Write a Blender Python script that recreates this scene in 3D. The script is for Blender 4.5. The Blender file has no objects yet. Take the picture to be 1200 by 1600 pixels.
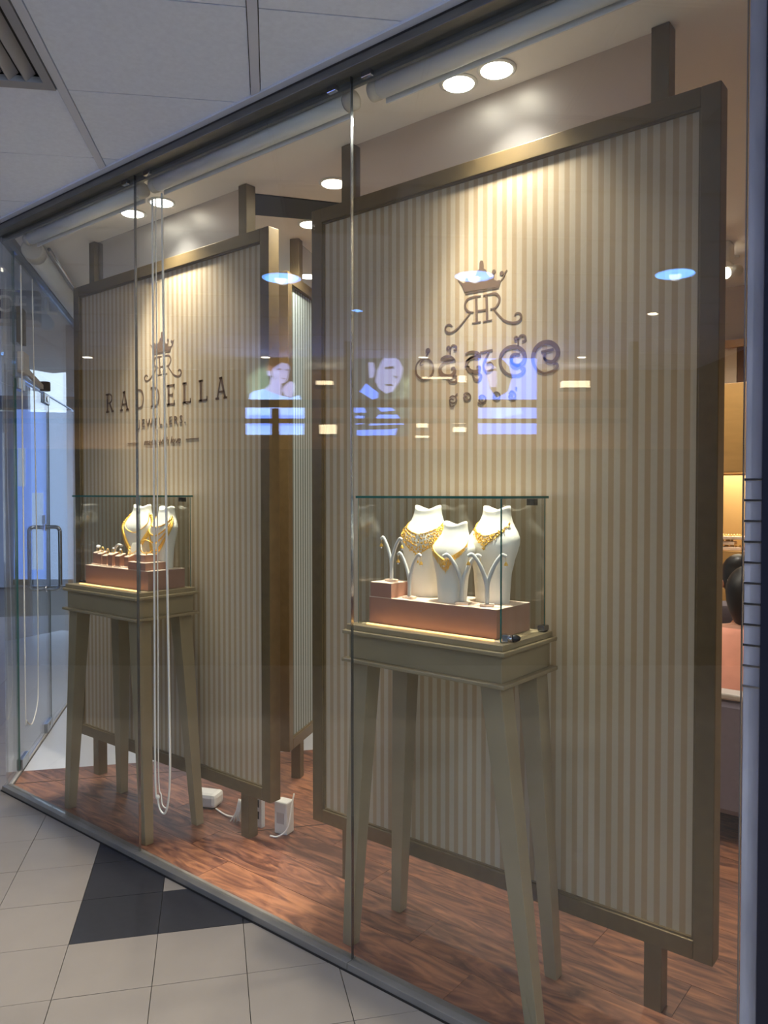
import bpy, math, random
from mathutils import Matrix, Vector
random.seed(4)
sc = bpy.context.scene
COL = sc.collection
# ------------------------------------------------------------------ camera
CAM = Vector((1.66, -1.889, 1.57)); YAW = math.atan2(.6289, .7777); PIT = math.radians(1.337); FPX = 1200.
cd = bpy.data.cameras.new('camera'); cam = bpy.data.objects.new('camera', cd); COL.objects.link(cam)
cam.location = CAM; cam.rotation_euler = (math.pi/2 - PIT, 0, YAW)
cd.sensor_fit = 'VERTICAL'; cd.sensor_height = 32; cd.lens = 24; cd.clip_start = .02
sc.camera = cam
# ------------------------------------------------------------------ world, exposure
w = bpy.data.worlds.new('mall_daylight'); sc.world = w; w.use_nodes = True
w.node_tree.nodes['Background'].inputs[0].default_value = (.66, .80, 1.0, 1)
w.node_tree.nodes['Background'].inputs[1].default_value = 1.2
vs = sc.view_settings
vs.view_transform = 'Standard'; vs.look = 'None'; vs.gamma = 1; vs.use_curve_mapping = False; vs.exposure = 1.15
DOWNLIGHT_W = 62.; CASE_W = 125.; MALL_W = 14.
# ------------------------------------------------------------------ pixel helpers (1200 x 1600 frame)
_R = Vector((math.cos(YAW), math.sin(YAW), 0)); _F0 = Vector((-math.sin(YAW), math.cos(YAW), 0)); _Z = Vector((0, 0, 1))
_F = _F0*math.cos(PIT) - _Z*math.sin(PIT); _U = _F0*math.sin(PIT) + _Z*math.cos(PIT)
def ray(x, y): return _F + _R*((x-600)/FPX) - _U*((y-800)/FPX)
def on_y(x, y, v):                       # point of the plane Y = v seen at that pixel
    d = ray(x, y); return CAM + d*((v-CAM.y)/d.y)
# ------------------------------------------------------------------ materials
def lin(c):
    return tuple((v/12.92 if v <= .04045 else ((v+.055)/1.055)**2.4) for v in [x/255. for x in c]) + (1,)
MATS = {}
def mat(name, rgb, rough=.5, metal=0., var=0., scale=20., bump=0., emit=None, es=0., stretch=(1,1,1), spec=.5, rnd=0.):
    m = bpy.data.materials.new(name); m.use_nodes = True; nt = m.node_tree; b = nt.nodes['Principled BSDF']
    c = lin(rgb); b.inputs['Base Color'].default_value = c
    b.inputs['Roughness'].default_value = rough; b.inputs['Metallic'].default_value = metal
    b.inputs['Specular IOR Level'].default_value = spec
    if emit is not None:
        b.inputs['Emission Color'].default_value = lin(emit); b.inputs['Emission Strength'].default_value = es
    if var or bump or rnd:
        tc = nt.nodes.new('ShaderNodeTexCoord'); mp = nt.nodes.new('ShaderNodeMapping')
        mp.inputs['Scale'].default_value = stretch; nt.links.new(tc.outputs['Object'], mp.inputs[0])
        n = nt.nodes.new('ShaderNodeTexNoise'); n.inputs['Scale'].default_value = scale; n.inputs['Detail'].default_value = 5
        nt.links.new(mp.outputs[0], n.inputs['Vector'])
        fac = n.outputs[0]
        if rnd:
            oi = nt.nodes.new('ShaderNodeObjectInfo'); ma = nt.nodes.new('ShaderNodeMath'); ma.operation = 'MULTIPLY_ADD'
            ma.inputs[1].default_value = rnd; nt.links.new(oi.outputs['Random'], ma.inputs[0]); nt.links.new(n.outputs[0], ma.inputs[2]); fac = ma.outputs[0]
        if var or rnd:
            cr = nt.nodes.new('ShaderNodeValToRGB')
            k = var or rnd*.3
            cr.color_ramp.elements[0].position = .3; cr.color_ramp.elements[1].position = .72+rnd
            cr.color_ramp.elements[0].color = tuple(x*(1-k) for x in c[:3])+(1,)
            cr.color_ramp.elements[1].color = tuple(min(1, x*(1+k)) for x in c[:3])+(1,)
            nt.links.new(fac, cr.inputs[0]); nt.links.new(cr.outputs[0], b.inputs['Base Color'])
        if bump:
            bp = nt.nodes.new('ShaderNodeBump'); bp.inputs['Strength'].default_value = bump; bp.inputs['Distance'].default_value = .002
            nt.links.new(n.outputs[0], bp.inputs['Height']); nt.links.new(bp.outputs[0], b.inputs['Normal'])
    MATS[name] = m; return m
def glass(name, tint, f0=.045, rough=0., haze=0.):
    m = bpy.data.materials.new(name); m.use_nodes = True; nt = m.node_tree; nt.nodes.clear()
    o = nt.nodes.new('ShaderNodeOutputMaterial'); mx = nt.nodes.new('ShaderNodeMixShader')
    t = nt.nodes.new('ShaderNodeBsdfTransparent'); t.inputs[0].default_value = tuple(tint)+(1,)
    g = nt.nodes.new('ShaderNodeBsdfGlossy'); g.inputs['Roughness'].default_value = rough; g.inputs[0].default_value = (1,1,1,1)
    lw = nt.nodes.new('ShaderNodeLayerWeight'); lw.inputs[0].default_value = .5
    p = nt.nodes.new('ShaderNodeMath'); p.operation = 'POWER'; p.inputs[1].default_value = 5
    a = nt.nodes.new('ShaderNodeMath'); a.operation = 'MULTIPLY_ADD'; a.inputs[1].default_value = 1-f0; a.inputs[2].default_value = f0
    nt.links.new(lw.outputs['Facing'], p.inputs[0]); nt.links.new(p.outputs[0], a.inputs[0]); nt.links.new(a.outputs[0], mx.inputs[0])
    nt.links.new(t.outputs[0], mx.inputs[1]); nt.links.new(g.outputs[0], mx.inputs[2])
    last = mx.outputs[0]
    if haze:
        d = nt.nodes.new('ShaderNodeBsdfDiffuse'); d.inputs[0].default_value = (.8,.8,.8,1); m2 = nt.nodes.new('ShaderNodeMixShader')
        m2.inputs[0].default_value = haze; nt.links.new(last, m2.inputs[1]); nt.links.new(d.outputs[0], m2.inputs[2]); last = m2.outputs[0]
    nt.links.new(last, o.inputs[0]); MATS[name] = m; return m
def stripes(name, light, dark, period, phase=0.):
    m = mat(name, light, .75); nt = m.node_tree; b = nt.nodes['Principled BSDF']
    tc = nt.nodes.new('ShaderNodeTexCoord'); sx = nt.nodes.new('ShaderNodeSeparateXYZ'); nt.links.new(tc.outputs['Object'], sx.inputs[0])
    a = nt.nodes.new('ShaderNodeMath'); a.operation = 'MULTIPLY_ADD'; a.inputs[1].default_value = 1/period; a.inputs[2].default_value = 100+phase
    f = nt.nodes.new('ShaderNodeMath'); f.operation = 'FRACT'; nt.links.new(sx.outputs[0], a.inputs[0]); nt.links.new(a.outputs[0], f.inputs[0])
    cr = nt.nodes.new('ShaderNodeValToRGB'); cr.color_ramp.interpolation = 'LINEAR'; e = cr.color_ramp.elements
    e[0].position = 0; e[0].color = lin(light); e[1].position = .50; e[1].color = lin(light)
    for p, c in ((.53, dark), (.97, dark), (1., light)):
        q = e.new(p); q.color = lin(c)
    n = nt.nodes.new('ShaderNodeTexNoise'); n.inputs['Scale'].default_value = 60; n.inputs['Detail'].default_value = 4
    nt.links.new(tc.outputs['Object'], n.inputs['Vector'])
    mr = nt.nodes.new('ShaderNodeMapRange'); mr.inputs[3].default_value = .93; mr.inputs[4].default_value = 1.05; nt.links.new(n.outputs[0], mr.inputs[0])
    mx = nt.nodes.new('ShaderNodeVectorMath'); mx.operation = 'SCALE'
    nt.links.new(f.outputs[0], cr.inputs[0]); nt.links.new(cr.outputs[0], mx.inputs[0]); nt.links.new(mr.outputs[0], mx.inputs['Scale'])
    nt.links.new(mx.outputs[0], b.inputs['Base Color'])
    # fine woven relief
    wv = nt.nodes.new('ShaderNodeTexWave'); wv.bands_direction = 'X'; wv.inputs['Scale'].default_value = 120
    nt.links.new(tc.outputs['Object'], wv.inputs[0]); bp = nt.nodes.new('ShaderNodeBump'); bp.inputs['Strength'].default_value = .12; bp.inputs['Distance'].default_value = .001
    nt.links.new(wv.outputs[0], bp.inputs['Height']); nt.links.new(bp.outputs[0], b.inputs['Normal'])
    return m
def wood(name, dark, mid, light, along=(1.2, 14, 1), rough=.38):
    m = mat(name, mid, rough); nt = m.node_tree; b = nt.nodes['Principled BSDF']
    tc = nt.nodes.new('ShaderNodeTexCoord'); mp = nt.nodes.new('ShaderNodeMapping'); oi = nt.nodes.new('ShaderNodeObjectInfo')
    mp.inputs['Scale'].default_value = along; nt.links.new(tc.outputs['Object'], mp.inputs[0])
    cx = nt.nodes.new('ShaderNodeCombineXYZ'); mu = nt.nodes.new('ShaderNodeMath'); mu.operation = 'MULTIPLY'; mu.inputs[1].default_value = 40
    nt.links.new(oi.outputs['Random'], mu.inputs[0]); nt.links.new(mu.outputs[0], cx.inputs[2]); nt.links.new(cx.outputs[0], mp.inputs['Location'])
    n1 = nt.nodes.new('ShaderNodeTexNoise'); n1.inputs['Scale'].default_value = 2.2; n1.inputs['Detail'].default_value = 7; n1.inputs['Distortion'].default_value = 2.6
    nt.links.new(mp.outputs[0], n1.inputs['Vector'])
    ad = nt.nodes.new('ShaderNodeMath'); ad.operation = 'MULTIPLY_ADD'; ad.inputs[1].default_value = .16; nt.links.new(oi.outputs['Random'], ad.inputs[0])
    nt.links.new(n1.outputs[0], ad.inputs[2])
    cr = nt.nodes.new('ShaderNodeValToRGB'); e = cr.color_ramp.elements
    e[0].position = .40; e[0].color = lin(dark); e[1].position = .78; e[1].color = lin(light); q = e.new(.56); q.color = lin(mid)
    nt.links.new(ad.outputs[0], cr.inputs[0]); nt.links.new(cr.outputs[0], b.inputs['Base Color'])
    bp = nt.nodes.new('ShaderNodeBump'); bp.inputs['Strength'].default_value = .18; bp.inputs['Distance'].default_value = .002
    nt.links.new(n1.outputs[0], bp.inputs['Height']); nt.links.new(bp.outputs[0], b.inputs['Normal'])
    return m
mat('tile_pale', (150,140,129), .36, var=.05, scale=9, rnd=.25)
mat('tile_dark', (52,52,56), .34, var=.15, scale=30, rnd=.2)
mat('grout', (92,88,84), .8)
mat('ceiling_tile', (222,232,252), .85, var=.04, scale=60, bump=.1)
mat('ceiling_bar', (204,210,226), .5)
mat('ceiling_edge', (30,32,36), .5)
mat('vent_metal', (150,152,158), .45)
mat('vent_dark', (18,19,22), .7)
mat('shop_ceiling', (228,224,220), .75, var=.02, scale=4)
mat('bulkhead_black', (18,19,22), .5)
mat('track_metal', (112,112,108), .38, .55, var=.15, scale=8, stretch=(1,6,6))
mat('steel', (150,155,162), .22, 1., var=.06, scale=30, stretch=(1,1,8))
mat('kerb_steel', (138,134,128), .38, .35, var=.1, scale=8)
mat('chrome', (205,205,210), .12, 1.)
mat('jamb_steel', (168,168,176), .42, .05, var=.15, scale=6, stretch=(4,4,1))
mat('navy_wall', (16,20,38), .45)
wood('floor_wood', (84,52,41), (124,81,62), (170,115,82), (1.5,7,1), .42)
mat('floor_seam', (40,26,20), .6)
mat('entry_tile', (206,208,214), .3, var=.03, scale=6)
mat('frame_bronze', (112,96,66), .36, .35, var=.10, scale=14, stretch=(2,2,2), bump=.08)
mat('post_bronze', (108,94,66), .4, .3, var=.08, scale=14)
PERIOD = .0383
stripes('striped_fabric', (187,174,149), (168,146,112), PERIOD, .2)
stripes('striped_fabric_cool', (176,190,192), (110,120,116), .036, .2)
mat('logo_brown', (104,84,66), .5, var=.08, scale=30)
mat('table_paint', (152,137,106), .42, .1, var=.06, scale=12, bump=.05)
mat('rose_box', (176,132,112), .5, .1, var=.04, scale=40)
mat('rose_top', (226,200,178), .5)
mat('bust_velvet', (240,236,222), .62, var=.03, scale=18)
mat('gold', (250,200,96), .36, .75)
mat('gold_pale', (250,218,146), .34, .7)
mat('gem_white', (245,245,250), .1, .0)
mat('acrylic_white', (206,204,198), .3)
mat('black_plastic', (24,24,28), .35)
mat('cord_white', (238,236,228), .5)
mat('blind_white', (196,198,198), .55, var=.03, scale=10)
mat('blind_cap', (170,165,155), .5)
mat('dark_gap', (34,32,30), .6)
mat('white_plastic', (222,222,218), .4)
mat('wall_tan', (176,146,104), .7, var=.05, scale=5)
mat('wall_warm', (188,170,146), .8, var=.04, scale=3)
mat('cabinet_tan', (182,140,82), .45, var=.08, scale=5, stretch=(1,1,6))
mat('niche_tan', (196,160,104), .5)
mat('chair_lavender', (122,116,134), .85, var=.05, scale=40)
mat('pale_trim', (186,180,176), .5)
mat('shirt_pink', (232,160,138), .8, var=.06, scale=20, bump=.2)
mat('shirt_grey', (92,84,92), .8, var=.06, scale=20)
mat('trousers_dark', (38,36,42), .8)
mat('skin', (176,122,96), .5, var=.04, scale=20)
mat('hair_black', (22,18,18), .45, var=.3, scale=50, stretch=(1,1,.2))
mat('desk_brown', (88,62,44), .4, var=.1, scale=8)
mat('opp_dark', (46,38,32), .6, var=.08, scale=3)
mat('opp_wall', (170,128,84), .7, emit=(255,196,130), es=.0)
mat('bar_dark', (40,32,26), .5)
mat('sign_fascia', (70,76,92), .5)
mat('sign_letter', (210,210,205), .4)
mat('lens_warm', (255,250,235), .3, emit=(255,246,226), es=14.)
mat('led_warm', (255,225,180), .4, emit=(255,180,96), es=2.4)
mat('lens_blue', (200,225,255), .3, emit=(96,160,255), es=8.)
mat('lens_small', (255,250,240), .3, emit=(255,236,205), es=14.)
mat('poster_blue', (90,120,255), .4, emit=(100,140,255), es=5.)
mat('poster_sky', (150,180,255), .4, emit=(140,180,255), es=5.)
mat('poster_pale', (200,205,255), .4, emit=(185,190,250), es=2.3)
mat('poster_olive', (90,110,90), .4, emit=(110,130,160), es=.5)
mat('poster_hair', (70,46,36), .4, emit=(78,50,40), es=2.0)
mat('poster_line', (60,60,90), .4, emit=(60,56,80), es=.3)
mat('screen_blue', (90,130,230), .4, emit=(110,150,235), es=.75)
mat('screen_pale', (190,215,255), .4, emit=(170,190,225), es=.5)
mat('shelf_glow', (255,236,205), .4, emit=(255,226,180), es=5.)
mat('green_edge', (52,104,96), .15)
mat('sensor_olive', (92,82,60), .5)
mat('striped_valance', (206,190,170), .8)
mat('brown_slat', (96,66,44), .6)
glass('glass_front', (.955,.97,.965), .05)
glass('glass_case', (.965,.98,.975), .035)
glass('glass_door', (.90,.93,.95), .055, haze=.02)
glass('acrylic', (.88,.87,.86), .04, .45, haze=.08)
# ------------------------------------------------------------------ mesh builder
class MB:
    def __init__(s, M=None): s.v = []; s.f = []; s.M = M; s.smooth = False
    def add(s, vs, fs):
        o = len(s.v); s.v += [tuple(s.M @ Vector(p)) if s.M else tuple(p) for p in vs]; s.f += [tuple(i+o for i in f) for f in fs]; return s
    def box(s, x0, x1, y0, y1, z0, z1):
        return s.add([(x0,y0,z0),(x1,y0,z0),(x1,y1,z0),(x0,y1,z0),(x0,y0,z1),(x1,y0,z1),(x1,y1,z1),(x0,y1,z1)],
                     [(3,2,1,0),(4,5,6,7),(0,1,5,4),(1,2,6,5),(2,3,7,6),(3,0,4,7)])
    def cbox(s, c, sz): return s.box(c[0]-sz[0]/2,c[0]+sz[0]/2,c[1]-sz[1]/2,c[1]+sz[1]/2,c[2]-sz[2]/2,c[2]+sz[2]/2)
    def hexa(s, lo, hi): # two quads (bottom ccw, top ccw)
        return s.add(list(lo)+list(hi), [(3,2,1,0),(4,5,6,7),(0,1,5,4),(1,2,6,5),(2,3,7,6),(3,0,4,7)])
    def poly(s, pts, z0, z1): # horizontal polygon (ccw) extruded
        n = len(pts)
        return s.add([(p[0],p[1],z0) for p in pts]+[(p[0],p[1],z1) for p in pts],
            [tuple(range(n-1,-1,-1)), tuple(range(n,2*n))]+[(i,(i+1)%n,n+(i+1)%n,n+i) for i in range(n)])
    def tube(s, path, r, n=8, flat=1., closed=False):
        path = [Vector(p) for p in path]; m = len(path); rr = r if hasattr(r,'__len__') else [r]*m
        vs = []; up = None
        for i in range(m):
            a = path[i-1] if (i or closed) else path[0]; b = path[(i+1)%m] if (i < m-1 or closed) else path[-1]
            t = (b-a).normalized()
            if up is None:
                up = Vector((0,0,1)) if abs(t.z) < .9 else Vector((0,1,0))
            x = t.cross(up).normalized(); up = x.cross(t).normalized()
            for k in range(n):
                an = 2*math.pi*k/n; vs.append(path[i]+x*math.cos(an)*rr[i]+up*math.sin(an)*rr[i]*flat)
        fs = []
        for i in range(m if closed else m-1):
            j = (i+1)%m
            for k in range(n): fs.append((i*n+k,i*n+(k+1)%n,j*n+(k+1)%n,j*n+k))
        if not closed: fs += [tuple(range(n-1,-1,-1)), tuple((m-1)*n+k for k in range(n))]
        s.smooth = True; return s.add(vs, fs)
    def lathe(s, prof, c=(0,0,0), n=24, axis='z'):
        vs = []; m = len(prof)
        for r, h in prof:
            for k in range(n):
                a = 2*math.pi*k/n; x, y = r*math.cos(a), r*math.sin(a)
                p = (x,y,h) if axis == 'z' else ((h,x,y) if axis == 'x' else (y,h,x))
                vs.append((p[0]+c[0],p[1]+c[1],p[2]+c[2]))
        fs = [(i*n+k,i*n+(k+1)%n,(i+1)*n+(k+1)%n,(i+1)*n+k) for i in range(m-1) for k in range(n)]
        fs += [tuple(range(n-1,-1,-1)), tuple((m-1)*n+k for k in range(n))]
        s.smooth = True; return s.add(vs, fs)
    def ball(s, c, r, n=8, sq=(1,1,1)):
        m = max(4, n//2+1); pr = [(max(1e-4, math.sin(math.pi*i/m)), -math.cos(math.pi*i/m)) for i in range(m+1)]
        vs = []
        for q, h in pr:
            for k in range(n):
                a = 2*math.pi*k/n; vs.append((c[0]+r*q*math.cos(a)*sq[0], c[1]+r*q*math.sin(a)*sq[1], c[2]+r*h*sq[2]))
        s.smooth = True
        return s.add(vs, [(i*n+k,i*n+(k+1)%n,(i+1)*n+(k+1)%n,(i+1)*n+k) for i in range(m) for k in range(n)])
    def grid(s, rows, close_u=False):
        m = len(rows); n = len(rows[0]); s.smooth = True
        return s.add([p for r in rows for p in r], [(i*n+k,i*n+(k+1)%n,(i+1)*n+(k+1)%n,(i+1)*n+k) for i in range(m-1) for k in range(n if close_u else n-1)])
    def mesh(s, name):
        me = bpy.data.meshes.new(name); me.from_pydata(s.v, [], s.f); me.update()
        if s.smooth:
            for p in me.polygons: p.use_smooth = len(p.vertices) <= 4
        return me
    def build(s, name, m, parent=None, bevel=0.):
        return link(name, s.mesh(name), m, parent, bevel)
def link(name, me, m, parent=None, bevel=0.):
    if m and not me.materials: me.materials.append(MATS[m])
    o = bpy.data.objects.new(name, me); COL.objects.link(o)
    if parent: o.parent = parent
    if bevel:
        b = o.modifiers.new('bevel', 'BEVEL'); b.width = bevel; b.segments = 2; b.limit_method = 'ANGLE'
    return o
def tag(o, label=None, cat=None, group=None, kind=None):
    if label: o['label'] = label
    if cat: o['category'] = cat
    if group: o['group'] = group
    if kind: o['kind'] = kind
    return o
def thing(name, label, cat, loc=(0,0,0), rz=0., group=None, kind=None):
    o = bpy.data.objects.new(name, None); COL.objects.link(o); o.location = loc; o.rotation_euler = (0,0,rz); o.empty_display_size = .05
    return tag(o, label, cat, group, kind)
def struct(name, label=None, loc=(0,0,0), cat=None):
    return thing(name, label, cat, loc, kind='structure')
def copy_tree(o, parent=None):
    c = o.copy(); COL.objects.link(c); c.parent = parent
    for ch in list(o.children): copy_tree(ch, c)
    return c
def lamp(name, kind, loc, power, color, parent=None, size=.05, angle=2.0, blend=.6, rot=(0,0,0)):
    l = bpy.data.lights.new(name, kind); l.energy = power; l.color = color
    if kind == 'SPOT': l.spot_size = angle; l.spot_blend = blend; l.shadow_soft_size = size
    if kind == 'POINT': l.shadow_soft_size = size
    if kind == 'AREA': l.shape = 'DISK'; l.size = size
    o = bpy.data.objects.new(name, l); COL.objects.link(o); o.location = loc; o.rotation_euler = rot
    if parent: o.parent = parent
    return o
def clip(poly, px, py, nx, ny):   # keep the side (p-P).n >= 0
    out = []
    for i in range(len(poly)):
        a, b = poly[i], poly[(i+1)%len(poly)]
        da = (a[0]-px)*nx+(a[1]-py)*ny; db = (b[0]-px)*nx+(b[1]-py)*ny
        if da >= 0: out.append(a)
        if da*db < 0:
            t = da/(da-db); out.append((a[0]+(b[0]-a[0])*t, a[1]+(b[1]-a[1])*t))
    return out
def area(p): return .5*sum(p[i][0]*p[(i+1)%len(p)][1]-p[(i+1)%len(p)][0]*p[i][1] for i in range(len(p)))
def catmull(pts, sub=5):
    if len(pts) < 3: return pts
    out = []; n = len(pts)
    for i in range(n-1):
        p0, p1, p2, p3 = pts[max(i-1,0)], pts[i], pts[i+1], pts[min(i+2,n-1)]
        for k in range(sub):
            t = k/sub
            out.append(tuple(.5*((2*b)+(-a+c)*t+(2*a-5*b+4*c-d)*t*t+(-a+3*b-3*c+d)*t**3) for a,b,c,d in zip(p0,p1,p2,p3)))
    out.append(pts[-1]); return out
# ------------------------------------------------------------------ plan
K = (-2.44, 0.)                                   # corner where the glass front turns to the door
TA = Vector((-.785, .619)); TB = Vector((.619, .785))   # mall grid directions
ZC = 2.955                                        # ceilings
PV = .405                                         # front face of the striped panels
# floor of the mall -----------------------------------------------------------
fl = struct('floor', 'pale square tiled mall floor with black tiles beside the shop window kerb')
MB().box(-14, 9, -12, 12, -.06, -.012).build('grout_bed', 'grout', fl)
TO = Vector((-.856, -.527)); TS = .30
dark = {(0,0),(1,0),(2,0),(0,1),(0,2)}
rest = MB()
def shop_cut(p):   # keep what lies in the mall: outside the glass line or outside the door line
    a = clip(p, 0, -.033, 0, -1); b = clip(clip(p, 0, -.033, 0, 1), K[0], K[1], -.619, -.785)
    return [q for q in (a, b) if len(q) > 2 and abs(area(q)) > 4e-4]
cam2 = Vector((CAM.x, CAM.y))
for i in range(-14, 26):
    for j in range(-16, 9):
        g = .0012
        c = TO + TA*(i*TS) + TB*(j*TS)
        q = [c+TA*g+TB*g, c+TB*(TS-g)+TA*g, c+TA*(TS-g)+TB*(TS-g), c+TA*(TS-g)+TB*g]
        q = [tuple(p) for p in q]
        if area(q) < 0: q = q[::-1]
        for piece in shop_cut(q):
            m = Vector((sum(p[0] for p in piece)/len(piece), sum(p[1] for p in piece)/len(piece)))
            seen = -2.6 < m.x < .7 and m.y > -1.5 and (m-cam2).dot(Vector((-.6289,.7777))) > 1.2
            if area(piece) < 0: piece = piece[::-1]
            if seen:
                MB().poly(piece, -.012, random.uniform(-.0008, .0)).build('tile', 'tile_dark' if (i,j) in dark else 'tile_pale', fl)
            else: rest.poly(piece, -.012, -.0004)
o = rest.build('tile_field', 'tile_pale', fl); o['kind'] = 'stuff'
# shop floor -------------------------------------------------------------------
fs = struct('floor_shop', 'reddish brown wood plank floor inside the shop window')
EDGE_A = 2.18                                      # white entry floor beyond this line
def in_shop(p):
    p = clip(p, 0, .022, 0, 1); p = clip(p, K[0]+.012, K[1]+.016, .619, .785); return p
base = in_shop([(-6,0),(1.24,0),(1.24,3.6),(-6,3.6)])
MB().poly(base, -.012, -.004).build('subfloor', 'floor_seam', fs)
PW = .195; row = 0; y = .02
while y < 3.6:
    x = -4.2 - random.random()*1.1
    while x < 1.24:
        L = 1.22
        q = in_shop([(x+.0008,y+.0008),(min(x+L,1.24)-.0008,y+.0008),(min(x+L,1.24)-.0008,min(y+PW,3.6)-.0008),(x+.0008,min(y+PW,3.6)-.0008)])
        if len(q) > 2: q = clip(q, TA.x*EDGE_A, TA.y*EDGE_A, -TA.x, -TA.y)
        if len(q) > 2 and area(q) > 1e-4:
            cx = sum(p[0] for p in q)/len(q); cy = sum(p[1] for p in q)/len(q)
            o = MB().poly([(p[0]-cx, p[1]-cy) for p in q], -.004, .004).build('plank', 'floor_wood', fs); o.location = (cx, cy, 0)
        x += L
    y += PW; row += 1
q = clip(base, TA.x*(EDGE_A+.001), TA.y*(EDGE_A+.001), TA.x, TA.y)
fe = tag(MB().poly(q, -.004, .003).build('floor_entry', 'entry_tile'), 'white polished floor inside the glass door', kind='structure')
for a in (1.98, 1.105):                            # straight joints across the planks
    p0 = TA*a; s0 = .0 if a < 1.5 else .02
    q = in_shop([tuple(p0+TB*-1.6), tuple(p0+TB*(.75 if a > 1.5 else 1.6)), tuple(p0+TB*(.75 if a > 1.5 else 1.6)+TA*.006), tuple(p0+TB*-1.6+TA*.006)])
    q = clip(q, 0, .42 if a < 1.5 else .02, 0, 1)
    if len(q) > 2: MB().poly(q if area(q) > 0 else q[::-1], .004, .0048).build('joint_strip', 'floor_seam', fs)
# mall ceiling ------------------------------------------------------------------
CA = Vector((-.735,.678)); CB = Vector((.678,.735)); CO = Vector((-.878,-.506)); CLA, CLB = .545, .655
ce = struct('ceiling', 'grey suspended ceiling of large square tiles above the mall')
big = MB(); big.box(-14, 9, -12, -.045, ZC+.03, ZC+.08)
big.build('plenum_slab', 'ceiling_edge', ce)
q = clip([(-14,-.045),(-2.0,-.045),(-2.0,9),(-14,9)], K[0], K[1], -.619, -.785)
MB().poly(q, ZC+.03, ZC+.08).build('plenum_slab', 'ceiling_edge', ce)
field = MB(); VENT = (-1,-1)
def mall_side(p):
    a = clip(p, 0, -.045, 0, -1); b = clip(clip(p, 0, -.045, 0, 1), K[0]-.05, K[1], -.619, -.785)
    return [q for q in (a, b) if len(q) > 2 and abs(area(q)) > 4e-4]
for i in range(-9, 16):
    for j in range(-9, 8):
        if (i,j) == VENT: continue
        gb = .018; ga = .0025
        c = CO + CA*(i*CLA) + CB*(j*CLB)
        q = [tuple(c+CA*ga+CB*gb), tuple(c+CB*(CLB-gb)+CA*ga), tuple(c+CA*(CLA-ga)+CB*(CLB-gb)), tuple(c+CA*(CLA-ga)+CB*gb)]
        for piece in mall_side(q):
            if area(piece) < 0: piece = piece[::-1]
            m = sum((Vector(p) for p in piece), Vector((0,0)))/len(piece)
            if -3.2 < m.x < 1. and -2. < m.y: MB().poly(piece, ZC+.004, ZC+.02).build('ceiling_tile', 'ceiling_tile', ce)
            else: field.poly(piece, ZC+.004, ZC+.02)
o = field.build('tile_field', 'ceiling_tile', ce); o['kind'] = 'stuff'
for j in range(-5, 6):                             # broad bars between the rows of tiles
    c = CO + CB*(j*CLB)
    q = [tuple(c+CA*-5+CB*-.015), tuple(c+CA*-5+CB*.015), tuple(c+CA*8+CB*.015), tuple(c+CA*8+CB*-.015)]
    for piece in mall_side(q):
        if area(piece) < 0: piece = piece[::-1]
        MB().poly(piece, ZC-.0005, ZC+.016).build('grid_bar', 'ceiling_bar', ce)
MB().box(-2.44, 6, -.075, -.047, ZC-.004, ZC+.03).build('edge_angle', 'ceiling_bar', ce)
# air vent in the ceiling (one tile)
c = CO + CA*(-CLA) + CB*(-CLB)
Mv = Matrix(((CA.x,CB.x,0,c.x),(CA.y,CB.y,0,c.y),(0,0,1,ZC),(0,0,0,1)))
rzv = math.atan2(CB.y, CB.x)
ve = thing('air_vent', 'grey ceiling air vent with slanted louvre slats beside the tiles', 'vent', (c.x, c.y, ZC), 0)
Mv0 = Matrix(((CA.x,CB.x,0,0),(CA.y,CB.y,0,0),(0,0,1,0),(0,0,0,1)))
MB(Mv0).box(.02,.525,.02,.635,.026,.03).build('backing', 'vent_dark', ve)
for (a0,a1,b0,b1) in ((.004,.541,.02,.05),(.004,.541,.605,.635),(.004,.05,.05,.605),(.495,.541,.05,.605)):
    MB(Mv0).box(a0,a1,b0,b1,-.004,.016).build('frame_bar', 'vent_metal', ve)
for k in range(10):
    b = .062 + k*.054
    MB(Mv0).hexa([(.05,b,-.002),(.495,b,-.002),(.495,b+.004,-.002),(.05,b+.004,-.002)], [(.05,b+.030,.024),(.495,b+.030,.024),(.495,b+.034,.024),(.05,b+.034,.024)]).build('slat', 'vent_metal', ve)
# shop ceiling ------------------------------------------------------------------
cs = struct('ceiling_shop', 'plain white plaster ceiling inside the shop')
q = clip([(-6,-.03),(1.3,-.03),(1.3,3.7),(-6,3.7)], K[0], K[1], .619, .785)
MB().poly(q, ZC, ZC+.05).build('plaster_slab', 'shop_ceiling', cs)
# black recess strip between the panels
p0, p1, p2, p3 = [ (lambda d: CAM + d*((ZC-.006-CAM.z)/d.z))(ray(*xy)) for xy in ((398,304),(560,322),(560,350),(398,336))]
q = [tuple(p.xy) for p in (p0,p1,p2,p3)]
MB().poly(q if area(q) > 0 else q[::-1], ZC-.006, ZC-.0005).build('black_panel', 'bulkhead_black', cs)
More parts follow.
